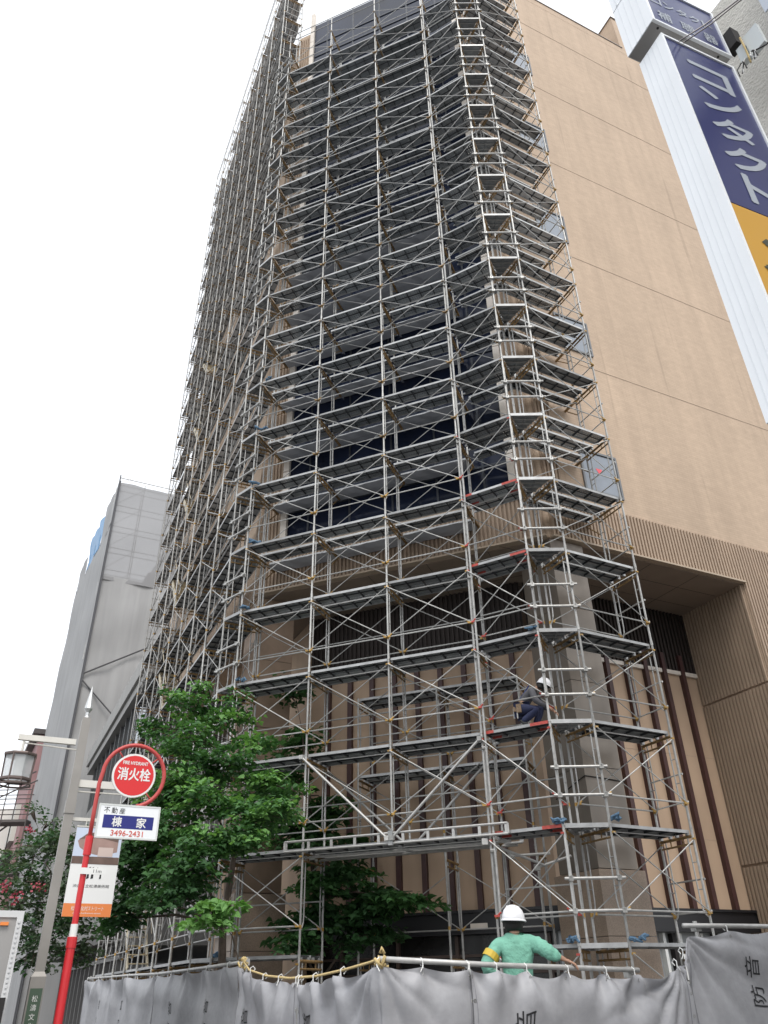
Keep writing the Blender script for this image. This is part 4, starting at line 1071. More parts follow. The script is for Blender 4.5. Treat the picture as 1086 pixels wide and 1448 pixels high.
# striped barber's board far behind
BP = thing('barber_pole', 'small blue and white striped barber pole behind the truck', 'barber pole', (-9.1, 20.4, .12))
b = MB()
for k in range(8): b.lathe(Vector((-9.1, 20.4, .5 + k * .22)), [(.17, 0), (.17, .11)], 0, 14); b.lathe(Vector((-9.1, 20.4, .61 + k * .22)), [(.17, 0), (.17, .11)], 1, 14)
b.build('cylinder', [mat('barber_blue', (.03, .07, .30), .4), m_tie], BP)
b = MB(); b.lathe(Vector((-9.1, 20.4, .12)), [(0, 0), (.24, 0), (.24, .3), (.17, .38)], 0, 14); b.lathe(Vector((-9.1, 20.4, 2.26)), [(.17, 0), (.22, .02), (.2, .14), (0, .2)], 0, 14); b.build('cap', m_galv, BP)

# ------------------------------------------------------------------ hoarding: pipes, rope and hung sheets
KC = Vector((-.10, 8.02, 0))                              # the bend of the fence
def onr(t, z): p = KC + D_R * t; p.z = z; return p
def pipe(pts, r, m, name, label, cat, posts=()):
    t = thing(name, label, cat, Vector((pts[0].x, pts[0].y, 0)), 'hoarding rails')
    b = MB(); b.poly(pts, r, 0, 12); o = b.build('tube', m, t, smooth=True)
    for p in posts:
        b = MB(); b.tube(Vector((p.x, p.y, 0)), Vector((p.x, p.y, p.z + .06)), .0243, 0, 8); b.box(Vector((p.x, p.y, p.z)), (.08, .08, .08), 1, axR); b.build('post', [m_pipe, m_galv], t)
    return t
off = N_R * .03
pipe([onr(-.02, 1.735), onr(1.2, 1.68), onr(2.2, 1.650), onr(2.93, 1.625)], .0243, m_pipe, 'rail_pipe', 'galvanised pipe rail the green-shirted worker leans on', 'pipe rail', [onr(2.85, 1.6) + off * 2, onr(.03, 1.70) + off * 2])
pipe([onr(3.66, 2.04), onr(4.6, 2.045), onr(6.2, 2.05)], .0243, m_pipe, 'rail_pipe', 'short raised pipe rail over the higher grey sheet at the right edge', 'pipe rail', [onr(3.9, 2.03) + off * 2, onr(6.0, 2.05) + off * 2])
LPTS = [Vector((-2.05, 12.05, 1.85)), Vector((-2.75, 13.52, 1.84)), Vector((-4.43, 16.93, 1.83)), Vector((-5.75, 19.4, 1.86)), Vector((-8.37, 24.62, 1.90))]
pipe(LPTS, .0243, m_pipe, 'rail_pipe', 'long pipe rail of the fence running away beside the street trees', 'pipe rail', [LPTS[0] + Vector((.05, .05, 0)), LPTS[2] + Vector((.06, .03, 0)), LPTS[4] + Vector((.06, .03, 0))])
ROPE = [Vector((-2.03, 12.02, 1.86)), Vector((-1.86, 11.55, 1.745)), Vector((-1.52, 10.75, 1.665)), Vector((-1.15, 9.95, 1.625)), Vector((-.80, 9.28, 1.63)), Vector((-.48, 8.70, 1.67)), Vector((-.22, 8.25, 1.715)), Vector((-.10, 8.03, 1.745))]
b = MB(); b.poly(ROPE, .0125, 0, 8)
gk = random.Random(8)
for c0 in (ROPE[-1], ROPE[0]):
    for q in range(7):
        p = c0 + Vector((gk.uniform(-.05, .07), gk.uniform(-.03, .03), gk.uniform(-.09, .05)))
        b.poly([p, p + Vector((gk.uniform(-.06, .06), gk.uniform(-.05, .0), gk.uniform(-.06, .06))), p + Vector((gk.uniform(-.05, .05), -.02, gk.uniform(-.08, .03)))], .015, 0, 6)
o = b.build('rope', m_rope, smooth=True); tag(o, 'yellow rope sagging between two pipe rails above the grey sheets', 'rope')
def polyline(pts):
    L = [0]
    for a_, c_ in zip(pts, pts[1:]): L.append(L[-1] + (Vector((c_.x, c_.y, 0)) - Vector((a_.x, a_.y, 0))).length)
    def f(s):
        s = max(0, min(L[-1] - 1e-6, s))
        for i in range(len(pts) - 1):
            if s <= L[i + 1]:
                t_ = (s - L[i]) / (L[i + 1] - L[i]); return pts[i].lerp(pts[i + 1], t_)
    return f, L[-1]
def hang(label, pts, ties, seed, texts=(), gather=(), sag=.05, amp=.035, ns=110, drop=.035, low=.018):
    f, LT = polyline(pts); rg_ = random.Random(seed)
    ties = sorted(ties); ph = [(rg_.uniform(0, 6.28), rg_.uniform(3.6, 6.2), rg_.uniform(.6, 1.2)) for _ in ties]
    lo = [(rg_.uniform(0, 6.28), rg_.uniform(2.2, 5)) for _ in range(3)]
    def nrm(s):
        d = f(min(s + .05, LT)) - f(max(s - .05, 0)); d.z = 0; d.normalize(); n = Vector((d.y, -d.x, 0))
        return n
    def P(s, v):
        """v metres below the rail"""
        base = f(s); n = nrm(s)
        dr = drop
        for a_, c_ in zip(ties, ties[1:]):
            if a_ <= s <= c_:
                t_ = (s - a_) / (c_ - a_); dr += sag * min(1.6, (c_ - a_) / .6) * (4 * t_ * (1 - t_)) ** 1.3
        q = 0
        for (ti, (p_, k_, s_)) in zip(ties, ph):
            du = s - ti; rho = math.hypot(du, v + .05); th = math.atan2(du, v + .10)
            q += amp * s_ * math.sin(k_ * th + p_) * math.exp(-rho / .75) * min(1, rho / .10)
        for (gs, ga, gk_) in gather:
            du = s - gs; rho = math.hypot(du, v + .02); th = math.atan2(du, v + .05)
            q += ga * abs(math.sin(gk_ * th)) ** .7 * math.exp(-rho / 1.0) * min(1, rho / .2)
        for (p_, k_) in lo: q += low * math.sin(k_ * s + p_ + v * 1.5) * min(1, v * 2 + .3)
        # a horizontal swag under each sag
        q += .03 * math.sin(min(v, .5) * 9 - s * 1.1 + lo[0][0]) * math.exp(-v * 2)
        w_ = base + n * (.035 + q); w_.z = base.z - dr - v
        return w_
    nz = 34; H = f(0).z - .15
    vv = [H * (j / nz) ** 1.7 for j in range(nz + 1)]
    b = MB(); vs = [P(LT * i / ns, v) for i in range(ns + 1) for v in vv]
    for i in range(len(vs)): vs[i].z = max(vs[i].z, .06)
    b.add(vs, [(i * (nz + 1) + j, i * (nz + 1) + j + 1, (i + 1) * (nz + 1) + j + 1, (i + 1) * (nz + 1) + j) for i in range(ns) for j in range(nz)])
    t = thing('soundproof_sheet', label, 'sheet', Vector((pts[0].x, pts[0].y, .05)), 'grey sheets hung on the hoarding')
    o = b.build('cloth', m_cloth, t, smooth=True)
    for (ts, v0, ch, hgt) in texts:
        b = MB(); vs2, fs2, asp = text2d(ch)
        # subdivide so that the print follows the folds; lettering turned a quarter left
        bm = bmesh.new(); bv = [bm.verts.new((x, y, 0)) for x, y in vs2]
        for q in fs2:
            try: bm.faces.new([bv[k] for k in q])
            except Exception: pass
        bmesh.ops.subdivide_edges(bm, edges=[e_ for e_ in bm.edges if e_.calc_length() > .25], cuts=2, use_grid_fill=False)
        bmesh.ops.triangulate(bm, faces=bm.faces[:]); bm.verts.index_update()
        vs3 = []
        for v_ in bm.verts:
            s_ = ts - v_.co.y * hgt; d_ = v0 - v_.co.x * hgt
            p_ = P(s_, d_) + nrm(s_) * .006; vs3.append(p_)
        b.add(vs3, [tuple(v_.index for v_ in fc.verts) for fc in bm.faces]); bm.free()
        grand('lettering', b, m_ink, o)
    for ti in ties:
        b = MB(); p = f(ti); n = nrm(ti); d_ = UZ.cross(n)
        b.poly([p + n * .03 - UZ * .05, p + n * .034 + UZ * .01, p + UZ * .032, p - n * .03, p - UZ * .03], .006, 0, 5)
        b.poly([p + n * .035 - UZ * .03, p + n * .05 + d_ * rg_.uniform(-.06, .06) - UZ * .08], .0045, 0, 5)
        b.build('tie', m_tie, t)
    b = MB()
    for ti in list(ties) + [.02, LT - .02]:
        for v in ((.05,) if .05 < ti < LT - .05 else (.06, .25, .45, .65, .9)):
            p = P(ti, v) + nrm(ti) * .004; n = nrm(ti); b.lathe(p, [(.007, .0), (.013, .0015), (.016, 0)], 0, 10, (UZ.cross(n), UZ, n))
    b.build('eyelet', m_galv, t)
    b = MB()
    for s_ in (.045, LT - .045): b.poly([P(s_, v) + nrm(s_) * .003 for v in np.linspace(.02, H * .9, 40)], .0035, 0, 4)
    b.build('hem', mat('sheet_hem', (.20, .20, .215), .6) if 'sheet_hem' not in MATS else MATS['sheet_hem'], t)
    return t, P, f, LT
CR = [onr(0, 1.70), onr(.8, 1.66)]
# right raised sheet
hang('raised grey sheet at the right edge, printed with two upright black characters', [onr(3.52, 1.72), onr(3.62, 1.98), onr(4.4, 2.035), onr(6.2, 2.04)], [.03, .75, 1.5, 2.2, 2.65], 3, [(.97, .33, '音', .21), (1.0, .60, '防', .21)], [(.02, .05, 9)], .03, .014, 90, .035, .008)
hang('wide crumpled grey sheet under the green-shirted worker, gathered at its right end', [onr(.865, 1.685), onr(1.6, 1.66), onr(2.9, 1.62), onr(3.50, 1.70)], [.02, .32, .66, 1.15, 1.62, 1.98, 2.57], 11, [(.56, .39, '音', .21), (.56, .67, '防', .21)], [(2.56, .09, 8)], .07, .04, 150)
hang('grey sheet wrapped round the bend of the fence under the knotted rope', [Vector((-1.0, 9.66, 1.615)), Vector((-.62, 8.95, 1.645)), Vector((-.12, 8.0, 1.72)), onr(.10, 1.725), onr(.90, 1.685)], [.02, .42, 1.1, 1.86, 2.3, 2.78], 5, [(.25, .34, '音', .19), (.25, .6, '防', .19)], [(1.86, .05, 7)], .04, .035, 150, .04)
hang('grey sheet hanging under the low part of the rope, left of the bend', [Vector((-2.02, 12.0, 1.83)), Vector((-1.52, 10.75, 1.66)), Vector((-1.02, 9.70, 1.62))], [.02, .6, 1.3, 1.9, 2.5], 21, [(.45, .48, '音', .2), (.45, .76, '防', .2)], [], .03, .045, 100)
hang('grey sheet on the receding fence in front of the scaffold base', [LPTS[2], LPTS[1], LPTS[0] + Vector((.02, -.03, 0))], [.03, 1.2, 2.4, 3.6, 4.8, 5.4], 31, [(1.3, .5, '音', .22), (1.3, .8, '防', .22), (3.9, .45, '音', .2), (3.9, .73, '防', .2)], [], .02, .03, 120)
hang('farthest and most slack grey sheet of the fence, beyond the shop doors', [LPTS[4], LPTS[3], LPTS[2] + Vector((-.03, .05, 0))], [.03, 2, 4, 6, 8.4], 41, [(2.6, .5, '音', .24), (2.6, .85, '防', .24), (5.8, .5, '音', .24), (5.8, .85, '防', .24)], [], .03, .05, 120)

# ------------------------------------------------------------------ people
m_skin = mat('skin', (.34, .19, .125), .55, 0, (20, .08)); m_hair = mat('black_hair', (.012, .011, .010), .6)
m_helmet = mat('white_helmet', (.80, .80, .82), .3); m_green = mat('green_shirt', (.165, .39, .295), .85, 0, (7, .16), (11, 1.0, .035), noise2=(2.2, .10))
m_navyc = mat('navy_trousers', (.018, .024, .065), .85, 0, (8, .2)); m_greyj = mat('grey_jacket', (.085, .085, .095), .85, 0, (8, .2), (14, .4, .02)); m_boot = mat('dark_boot', (.02, .02, .02), .7)
m_yel = mat('armband_yellow', (.52, .37, .04), .6); m_belt = mat('tool_belt', (.20, .14, .09), .8, 0, (30, .3))
def skin(name, V, E, root, m, parent, M, sub=2):
    """grow one continuous surface on a skeleton: V name -> (co, rx, ry)"""
    keys = list(V); idx = {k: i for i, k in enumerate(keys)}
    me = bpy.data.meshes.new(name); me.from_pydata([V[k][0] for k in keys], [(idx[a_], idx[c_]) for a_, c_ in E], [])
    o = bpy.data.objects.new(name, me); COL.objects.link(o)
    sm = o.modifiers.new('s', 'SKIN'); sm.branch_smoothing = .6; sm.use_smooth_shade = True
    sk = me.skin_vertices[0].data
    for i, k in enumerate(keys):
        sk[i].radius = (V[k][1], V[k][2]); sk[i].use_root = (k == root)
    sb = o.modifiers.new('d', 'SUBSURF'); sb.levels = sub; sb.render_levels = sub
    me2 = bpy.data.meshes.new_from_object(o.evaluated_get(bpy.context.evaluated_depsgraph_get()))
    bpy.data.objects.remove(o); bpy.data.meshes.remove(me)
    me2.transform(M); me2.materials.clear(); me2.materials.append(m); me2.name = name
    me2.polygons.foreach_set('use_smooth', [True] * len(me2.polygons))
    me2.polygons.foreach_set('material_index', [0] * len(me2.polygons))
    return link(name, me2, parent)
def hand(V, E, wrist, side, base, fwd, lat, curl, k):
    """palm, four fingers of different lengths and a thumb leaving its side, on the skeleton"""
    fwd = Vector(fwd).normalized(); lat = Vector(lat).normalized(); dn = Vector(curl).normalized()
    base = Vector(base)
    V[k + 'palm'] = (base + fwd * .055, .036, .020); E.append((wrist, k + 'palm'))
    for i, (ln, lo_) in enumerate(((.070, -.030), (.080, -.010), (.074, .011), (.058, .030))):
        q0 = base + fwd * .085 + lat * lo_; q1 = q0 + fwd * ln * .5 + dn * .006; q2 = q1 + fwd * ln * .22 + dn * ln * .38; q3 = q2 + dn * ln * .30 - fwd * .006
        for j, q in enumerate((q0, q1, q2, q3)): V[f'{k}f{i}{j}'] = (q, .0098 - .0008 * j, .0098 - .0008 * j)
        E.append((k + 'palm', f'{k}f{i}0')); E += [(f'{k}f{i}{j}', f'{k}f{i}{j+1}') for j in range(3)]
    t0 = base + fwd * .03 - lat * .034; t1 = t0 + fwd * .028 - lat * .022 + dn * .012; t2 = t1 + fwd * .028 + dn * .018
    for j, q in enumerate((t0, t1, t2)): V[f'{k}t{j}'] = (q, .0115 - .001 * j, .0115 - .001 * j)
    E += [(k + 'palm', k + 't0'), (k + 't0', k + 't1'), (k + 't1', k + 't2')]
def frameM(o, xdir, z):
    x = Vector(xdir).normalized(); y = UZ.cross(x)
    return Matrix(((x.x, y.x, 0, o.x), (x.y, y.y, 0, o.y), (0, 0, 1, z), (0, 0, 0, 1)))
def helmet(parent, M, c, up, fw, r=.122):
    c = Vector(c); up = Vector(up).normalized(); fw = Vector(fw).normalized(); rt = fw.cross(up)
    b = MB()
    b.lathe(c, [(r * 1.0, 0), (r * 1.02, .02), (r * .98, .055), (r * .84, .10), (r * .55, .138), (r * .2, .152), (0, .154)], 0, 24, (rt * .92, fw * 1.12, up))
    b.lathe(c, [(r * .9, .004), (r * 1.10, -.004), (r * 1.11, .004), (r * 1.02, .018)], 0, 24, (rt * .94, fw * 1.14, up))
    n = len(b.v)
    b.add([c + fw * (r * 1.1) + rt * x * r * .75 - up * .004 + fw * (.05 * (1 - x * x)) for x in (-1, -.5, 0, .5, 1)] + [c + fw * (r * 1.0) + rt * x * r * .75 + up * .016 for x in (-1, -.5, 0, .5, 1)], [(i, i + 1, 6 + i, 5 + i) for i in range(4)])
    for x in (-.35, 0, .35): b.box(c + up * .13 + rt * x * r, (.012, r * 1.2, .02), 0, (rt, fw, up))
    me = b.mesh('helmet', m_helmet); me.transform(M); o = link('helmet', me, parent)
    for p in me.polygons: p.use_smooth = True
    b = MB()
    b.poly([c + rt * (r * .9) * math.cos(a_) * .93 + fw * r * math.sin(a_) * 1.08 - up * .012 for a_ in [R(q) for q in range(0, 361, 20)]], .011, 0, 6)
    for sx in (-1, 1): b.poly([c + rt * sx * r * .80 - up * .01, c + rt * sx * .075 + fw * .02 - up * .10, c + fw * .05 - up * .165], .006, 0, 5)
    me = b.mesh('chin_strap', m_dark); me.transform(M); g = bpy.data.objects.new('chin_strap', me); COL.objects.link(g); g.parent = o
    return o
def face(parent, M, c, up, fw):
    c = Vector(c); up = Vector(up).normalized(); fw = Vector(fw).normalized(); rt = fw.cross(up)
    for sx in (-1, 1):
        b = MB(); b.lathe(c + rt * sx * .032 + fw * .083 + up * .0, [(0, -.012), (.009, -.008), (.012, 0), (.009, .008), (0, .012)], 0, 10, (rt, up, fw)); me = b.mesh('eye', m_dark); me.transform(M); link('eye', me, parent)
        b = MB(); b.lathe(c + rt * sx * .083 - fw * .005 - up * .01, [(0, -.03), (.016, -.02), (.022, 0), (.018, .02), (0, .03)], 0, 10, (fw, rt * .5, up)); me = b.mesh('ear', m_skin); me.transform(M); link('ear', me, parent)
    b = MB(); b.box(c + fw * .088 - up * .072, (.045, .008, .009), 0, (rt, fw, up)); me = b.mesh('mouth', mat('lip', (.22, .09, .07), .6)); me.transform(M); link('mouth', me, parent)
    b = MB(); b.lathe(c - fw * .018 + up * .01, [(.0, .10), (.06, .085), (.094, .04), (.099, -.02), (.093, -.06), (.075, -.085), (0, -.09)], 0, 16, (rt, fw * .92, up)); me = b.mesh('hair', m_hair); me.transform(M); o = link('hair', me, parent)
    for p in me.polygons: p.use_smooth = True

# worker with a green shirt, seen from behind, leaning on the rail
WZ = .56; WO = Vector((1.262, 9.10, 0)); Mw = frameM(WO, uvec(97), WZ)
iM = Mw.inverted()
PW_ = thing('person', 'worker in white helmet and green shirt, seen from behind, hand on the pipe rail', 'person', (WO.x, WO.y, WZ))
rail_pt = onr(2.085, 1.652); hp = iM @ (rail_pt + UZ * .045)
rail_d = iM.to_3x3() @ D_R
HC = (0.0, .03, 1.51)
J = {'pelvis': ((0, 0, .90), .13, .095), 'waist': ((0, .0, 1.06), .10, .07), 'chest': ((0, .01, 1.25), .10, .06), 'neckb': ((0, 0, 1.385), .06, .055), 'neck': ((0, .012, 1.44), .052, .052), 'head': ((0, .03, 1.51), .074, .09), 'crown': ((0, .03, 1.575), .068, .085),
     'shL': ((-.17, 0, 1.335), .05, .05), 'elL': ((-.325, -.10, 1.12), .04, .04), 'wrL': ((-.17, .02, .99), .028, .028),
     'shR': ((.17, 0, 1.335), .05, .05)}
wrR = hp + Vector((-.075, .02, .035)); elR = Vector((.17, 0, 1.335)).lerp(wrR, .50) + Vector((-.01, -.06, -.005))
J['elR'] = (elR, .042, .042); J['wrR'] = (wrR, .028, .025)
E_ = [('pelvis', 'waist'), ('waist', 'chest'), ('chest', 'neckb'), ('neckb', 'neck'), ('neck', 'head'), ('head', 'crown'), ('chest', 'shL'), ('shL', 'elL'), ('elL', 'wrL'), ('chest', 'shR'), ('shR', 'elR'), ('elR', 'wrR')]
for s, sx in (('L', -1), ('R', 1)):
    J['hip' + s] = ((sx * .095, 0, .84), .088, .09); J['kn' + s] = ((sx * .11, .02, .48), .058, .058); J['an' + s] = ((sx * .12, -.03, .09), .04, .04); J['to' + s] = ((sx * .14, .12, .04), .038, .03)
    E_ += [('pelvis', 'hip' + s), ('hip' + s, 'kn' + s), ('kn' + s, 'an' + s), ('an' + s, 'to' + s)]
CJ = dict(J); CE = list(E_)
hand(J, E_, 'wrR', 1, wrR, Vector((.9, -.12, -.35)), (.1, -.95, -.2), (.15, -.05, -1), 'r')
hand(J, E_, 'wrL', -1, J['wrL'][0], (.65, .2, -.45), (.3, .8, .1), (.3, -.3, -.8), 'l')
skin('body', J, E_, 'pelvis', m_skin, PW_, Mw)
sel = lambda ks, grow: {k: (CJ[k][0], CJ[k][1] + grow, CJ[k][2] + grow) for k in ks}
S_ = sel(['pelvis', 'waist', 'chest', 'shL', 'elL', 'shR', 'elR'], .018); S_['pelvis'] = ((0, 0, .86), .165, .125); S_['collar'] = ((0, .004, 1.415), .082, .078)
S_['waist'] = ((0, -.01, 1.06), .172, .125); S_['chest'] = ((0, -.005, 1.27), .185, .128); S_['shL'] = ((-.165, 0, 1.335), .083, .083); S_['shR'] = ((.165, 0, 1.335), .083, .083)
S_['cuL'] = (Vector(CJ['elL'][0]).lerp(Vector(CJ['wrL'][0]), .93), .040, .040); S_['cuR'] = (elR.lerp(wrR, .92), .040, .038)
for sd_, a_, c_ in (('L', Vector(CJ['elL'][0]), Vector(CJ['wrL'][0])), ('R', elR, wrR)):
    S_['fa' + sd_] = (a_.lerp(c_, .42) - UZ * .012, .064, .064)
S_['elL'] = (CJ['elL'][0], .074, .074); S_['elR'] = (elR, .070, .070)
for sd_ in 'LR': S_['ua' + sd_] = (Vector(CJ['sh' + sd_][0]).lerp(Vector(S_['el' + sd_][0]), .5), .078, .078)
sh_ = skin('shirt', S_, [('pelvis', 'waist'), ('waist', 'chest'), ('chest', 'collar'), ('chest', 'shL'), ('shL', 'uaL'), ('uaL', 'elL'), ('elL', 'faL'), ('faL', 'cuL'), ('chest', 'shR'), ('shR', 'uaR'), ('uaR', 'elR'), ('elR', 'faR'), ('faR', 'cuR')], 'pelvis', m_green, PW_, Mw)
T_ = {'pelvis': ((0, 0, .93), .158, .118)}
TE = []
for s in 'LR':
    T_['hip' + s] = (CJ['hip' + s][0], .105, .108); T_['kn' + s] = (CJ['kn' + s][0], .082, .082); T_['an' + s] = (CJ['an' + s][0], .068, .07); TE += [('pelvis', 'hip' + s), ('hip' + s, 'kn' + s), ('kn' + s, 'an' + s)]
def crumple(o, M, spots, amp):
    """cloth folds: ripples running round the sleeves and across the back"""
    Mi = M.inverted()
    for v in o.data.vertices:
        p = Mi @ v.co; q = 0
        for (c, dirv, k, r_) in spots:
            w_ = math.exp(-((p - c).length / r_) ** 2); q += w_ * math.sin(k * (p - c).dot(dirv) + 2.5 * math.sin(9 * p.x + 7 * p.z))
        n = v.normal; v.co = v.co + n * (amp * max(q, -.3) + .004)
    o.data.update()
_e = Vector
crumple(sh_, Mw, [(_e((0, -.1, 1.02)), _e((.25, 0, .97)), 75, .16), (_e((-.05, -.1, 1.22)), _e((.9, 0, .3)), 48, .20), (_e((.10, -.1, 1.25)), _e((.8, 0, -.5)), 50, .16), (elR, (wrR - elR).normalized(), 95, .15), (_e((.17, 0, 1.33)).lerp(elR, .5), (elR - _e((.17, 0, 1.33))).normalized(), 70, .12), (_e(CJ['elL'][0]), (_e(CJ['wrL'][0]) - _e(CJ['elL'][0])).normalized(), 90, .15), (_e((0, -.05, 1.38)), _e((.3, 0, .9)), 60, .12)], .0075)
skin('trousers', T_, TE, 'pelvis', m_navyc, PW_, Mw)
for s, sx in (('L', -1), ('R', 1)): skin('boot', {'a': ((sx * .12, -.05, .06), .052, .05), 'b': ((sx * .13, .05, .05), .05, .045), 'c': ((sx * .14, .15, .045), .046, .04), 't': ((sx * .12, -.04, .17), .055, .055)}, [('a', 'b'), ('b', 'c'), ('a', 't')], 'a', m_boot, PW_, Mw)
helmet(PW_, Mw, (0, .022, 1.525), (.03, -.07, 1), (.25, 1, 0), .127); face(PW_, Mw, HC, (0, 0, 1), (.2, 1, 0))
b = MB(); c0 = Vector(CJ['shL'][0]).lerp(Vector(CJ['elL'][0]), .60); dd_ = (Vector(CJ['elL'][0]) - Vector(CJ['shL'][0])).normalized(); b.tube(c0 - dd_ * .035, c0 + dd_ * .035, .084, 0, 14, .083, False); me = b.mesh('armband', m_yel); me.transform(Mw); link('armband', me, PW_)
# the trestle he stands on
WPf = thing('work_platform', 'low steel trestle platform behind the fence under the green-shirted worker', 'platform', (WO.x, WO.y, .13))
b = MB(); b.box(WO + UZ * (WZ - .025), (1.5, .5, .05), 0, axR); b.build('deck', m_deck, WPf)
for sx in (-.65, .65):
    for sy in (-.2, .2): b = MB(); p = WO + D_R * sx + N_R * sy; b.tube(p + UZ * .13, p + UZ * (WZ - .05), .02, 0, 8); b.build('leg', m_galv, WPf)

# crouching worker on the scaffold deck
dk = (F5 - F4); wl0 = F4 + dk * .70 + N_CH * .30; KZ = zl(1) + .0
Mc = frameM(wl0, D_CH, KZ) @ Matrix.Scale(.92, 4)
PC = thing('person', 'crouching worker in white helmet, grey jacket and navy trousers, bent over on a scaffold deck', 'person', (wl0.x, wl0.y, KZ))
J = {'pelvis': ((-.16, .02, .40), .135, .12), 'waist': ((-.11, .02, .52), .125, .11), 'chest': ((.03, .0, .69), .15, .12), 'neckb': ((.16, -.02, .76), .07, .065), 'neck': ((.215, -.02, .775), .052, .052), 'head': ((.30, -.02, .79), .075, .085), 'crown': ((.355, -.02, .83), .07, .08),
     'shL': ((.10, .16, .70), .06, .06), 'elL': ((.22, .20, .46), .042, .042), 'wrL': ((.42, .12, .33), .028, .028), 'shR': ((.10, -.17, .70), .06, .06), 'elR': ((.18, -.22, .45), .042, .042), 'wrR': ((.40, -.13, .32), .028, .028),
     'hipL': ((-.14, .10, .36), .09, .09), 'knL': ((.22, .17, .42), .06, .06), 'anL': ((.04, .15, .09), .04, .04), 'toL': ((.18, .17, .04), .035, .03),
     'hipR': ((-.14, -.10, .36), .09, .09), 'knR': ((.20, -.17, .30), .06, .06), 'anR': ((-.16, -.15, .09), .04, .04), 'toR': ((-.03, -.16, .04), .035, .03)}
E_ = [('pelvis', 'waist'), ('waist', 'chest'), ('chest', 'neckb'), ('neckb', 'neck'), ('neck', 'head'), ('head', 'crown')]
for s in 'LR': E_ += [('chest', 'sh' + s), ('sh' + s, 'el' + s), ('el' + s, 'wr' + s), ('pelvis', 'hip' + s), ('hip' + s, 'kn' + s), ('kn' + s, 'an' + s), ('an' + s, 'to' + s)]
CJ = dict(J)
hand(J, E_, 'wrR', 1, CJ['wrR'][0], (.7, .05, -.5), (0, 1, 0), (-.2, 0, -1), 'r'); hand(J, E_, 'wrL', -1, CJ['wrL'][0], (.7, -.05, -.5), (0, -1, 0), (-.2, 0, -1), 'l')
skin('body', J, E_, 'pelvis', m_skin, PC, Mc)
S_ = sel(['waist', 'chest', 'shL', 'elL', 'shR', 'elR'], .024); S_['pelvis'] = ((-.13, .02, .47), .145, .13); S_['collar'] = ((.165, -.02, .765), .078, .075)
for sd_ in 'LR': S_['cu' + sd_] = (Vector(CJ['el' + sd_][0]).lerp(Vector(CJ['wr' + sd_][0]), .9), .042, .042)
S_['chest'] = ((.03, .0, .68), .185, .155); S_['waist'] = ((-.11, .02, .53), .16, .145)
skin('jacket', S_, [('pelvis', 'waist'), ('waist', 'chest'), ('chest', 'collar')] + [q for s in 'LR' for q in (('chest', 'sh' + s), ('sh' + s, 'el' + s), ('el' + s, 'cu' + s))], 'pelvis', m_greyj, PC, Mc)
T_ = sel(['pelvis', 'hipL', 'hipR', 'knL', 'knR', 'anL', 'anR'], .026)
skin('trousers', T_, [q for s in 'LR' for q in (('pelvis', 'hip' + s), ('hip' + s, 'kn' + s), ('kn' + s, 'an' + s))], 'pelvis', m_navyc, PC, Mc)
for s in 'LR':
    a_ = Vector(CJ['an' + s][0]); t_ = Vector(CJ['to' + s][0]); skin('boot', {'a': (a_ - UZ * .03, .052, .05), 'c': (t_, .046, .04), 't': (a_ + UZ * .05, .05, .05)}, [('a', 'c'), ('a', 't')], 'a', m_boot, PC, Mc)
helmet(PC, Mc, (.335, -.02, .82), (.45, 0, .9), (.9, -.1, -.45)); face(PC, Mc, (.31, -.02, .80), (.35, 0, .94), (.94, -.05, -.35))
b = MB()
b.poly([Vector((-.13, .02, .47)) + Vector((.06 * math.cos(q) * 1, .165 * math.sin(q) , -.10 * math.cos(q))) * 1.12 for q in [R(v) for v in range(0, 361, 24)]], .024, 0, 6)
for p in ((-.25, -.12, .40), (-.28, 0, .42), (-.18, -.17, .36), (-.30, .08, .38)): b.box(p, (.10, .10, .17), 0)
b.box((-.31, -.08, .30), (.03, .03, .2), 1); b.box((-.22, -.20, .26), (.025, .025, .2), 1)
me = b.mesh('tool_belt', [m_belt, m_galv]); me.transform(Mc); link('tool_belt', me, PC)
b = MB()
for y in (-.08, .10): b.poly([(-.18, y, .56), (-.07, y, .68), (.05, y * .9, .83)], .014, 0, 5)
me = b.mesh('harness', mat('harness_navy', (.03, .05, .16), .8)); me.transform(Mc); link('harness', me, PC)

# ------------------------------------------------------------------ trees
m_bark = mat('bark', (.085, .065, .05), .9, 0, (9, .3), (20, .6, .02))
def leaf_mat(name, col, var=.35):
    m = mat(name, col, .55, 0, (2.2, var), None, spec=.35, noise2=(12, .2))
    t = m.node_tree; N = t.nodes; L = t.links; P_ = N['Principled BSDF']
    tl = N.new('ShaderNodeBsdfTranslucent'); tl.inputs[0].default_value = (col[0] * 1.3, col[1] * 1.35, col[2] * .7, 1)
    ms = N.new('ShaderNodeMixShader'); ms.inputs[0].default_value = .36
    L.new(P_.outputs[0], ms.inputs[1]); L.new(tl.outputs[0], ms.inputs[2]); L.new(ms.outputs[0], N['Material Output'].inputs[0])
    return m
m_leaf = leaf_mat('maple_leaf', (.060, .148, .050)); m_leafb = leaf_mat('lit_young_leaf', (.14, .29, .085), .25); m_leafd = leaf_mat('shade_leaf', (.036, .092, .034)); m_myr = leaf_mat('myrtle_leaf', (.085, .125, .075)); m_flower = mat('red_flower', (.26, .03, .05), .6, 0, (20, .2))  # brighter copy paints in lit leaves (and the young maple), darker copy shade
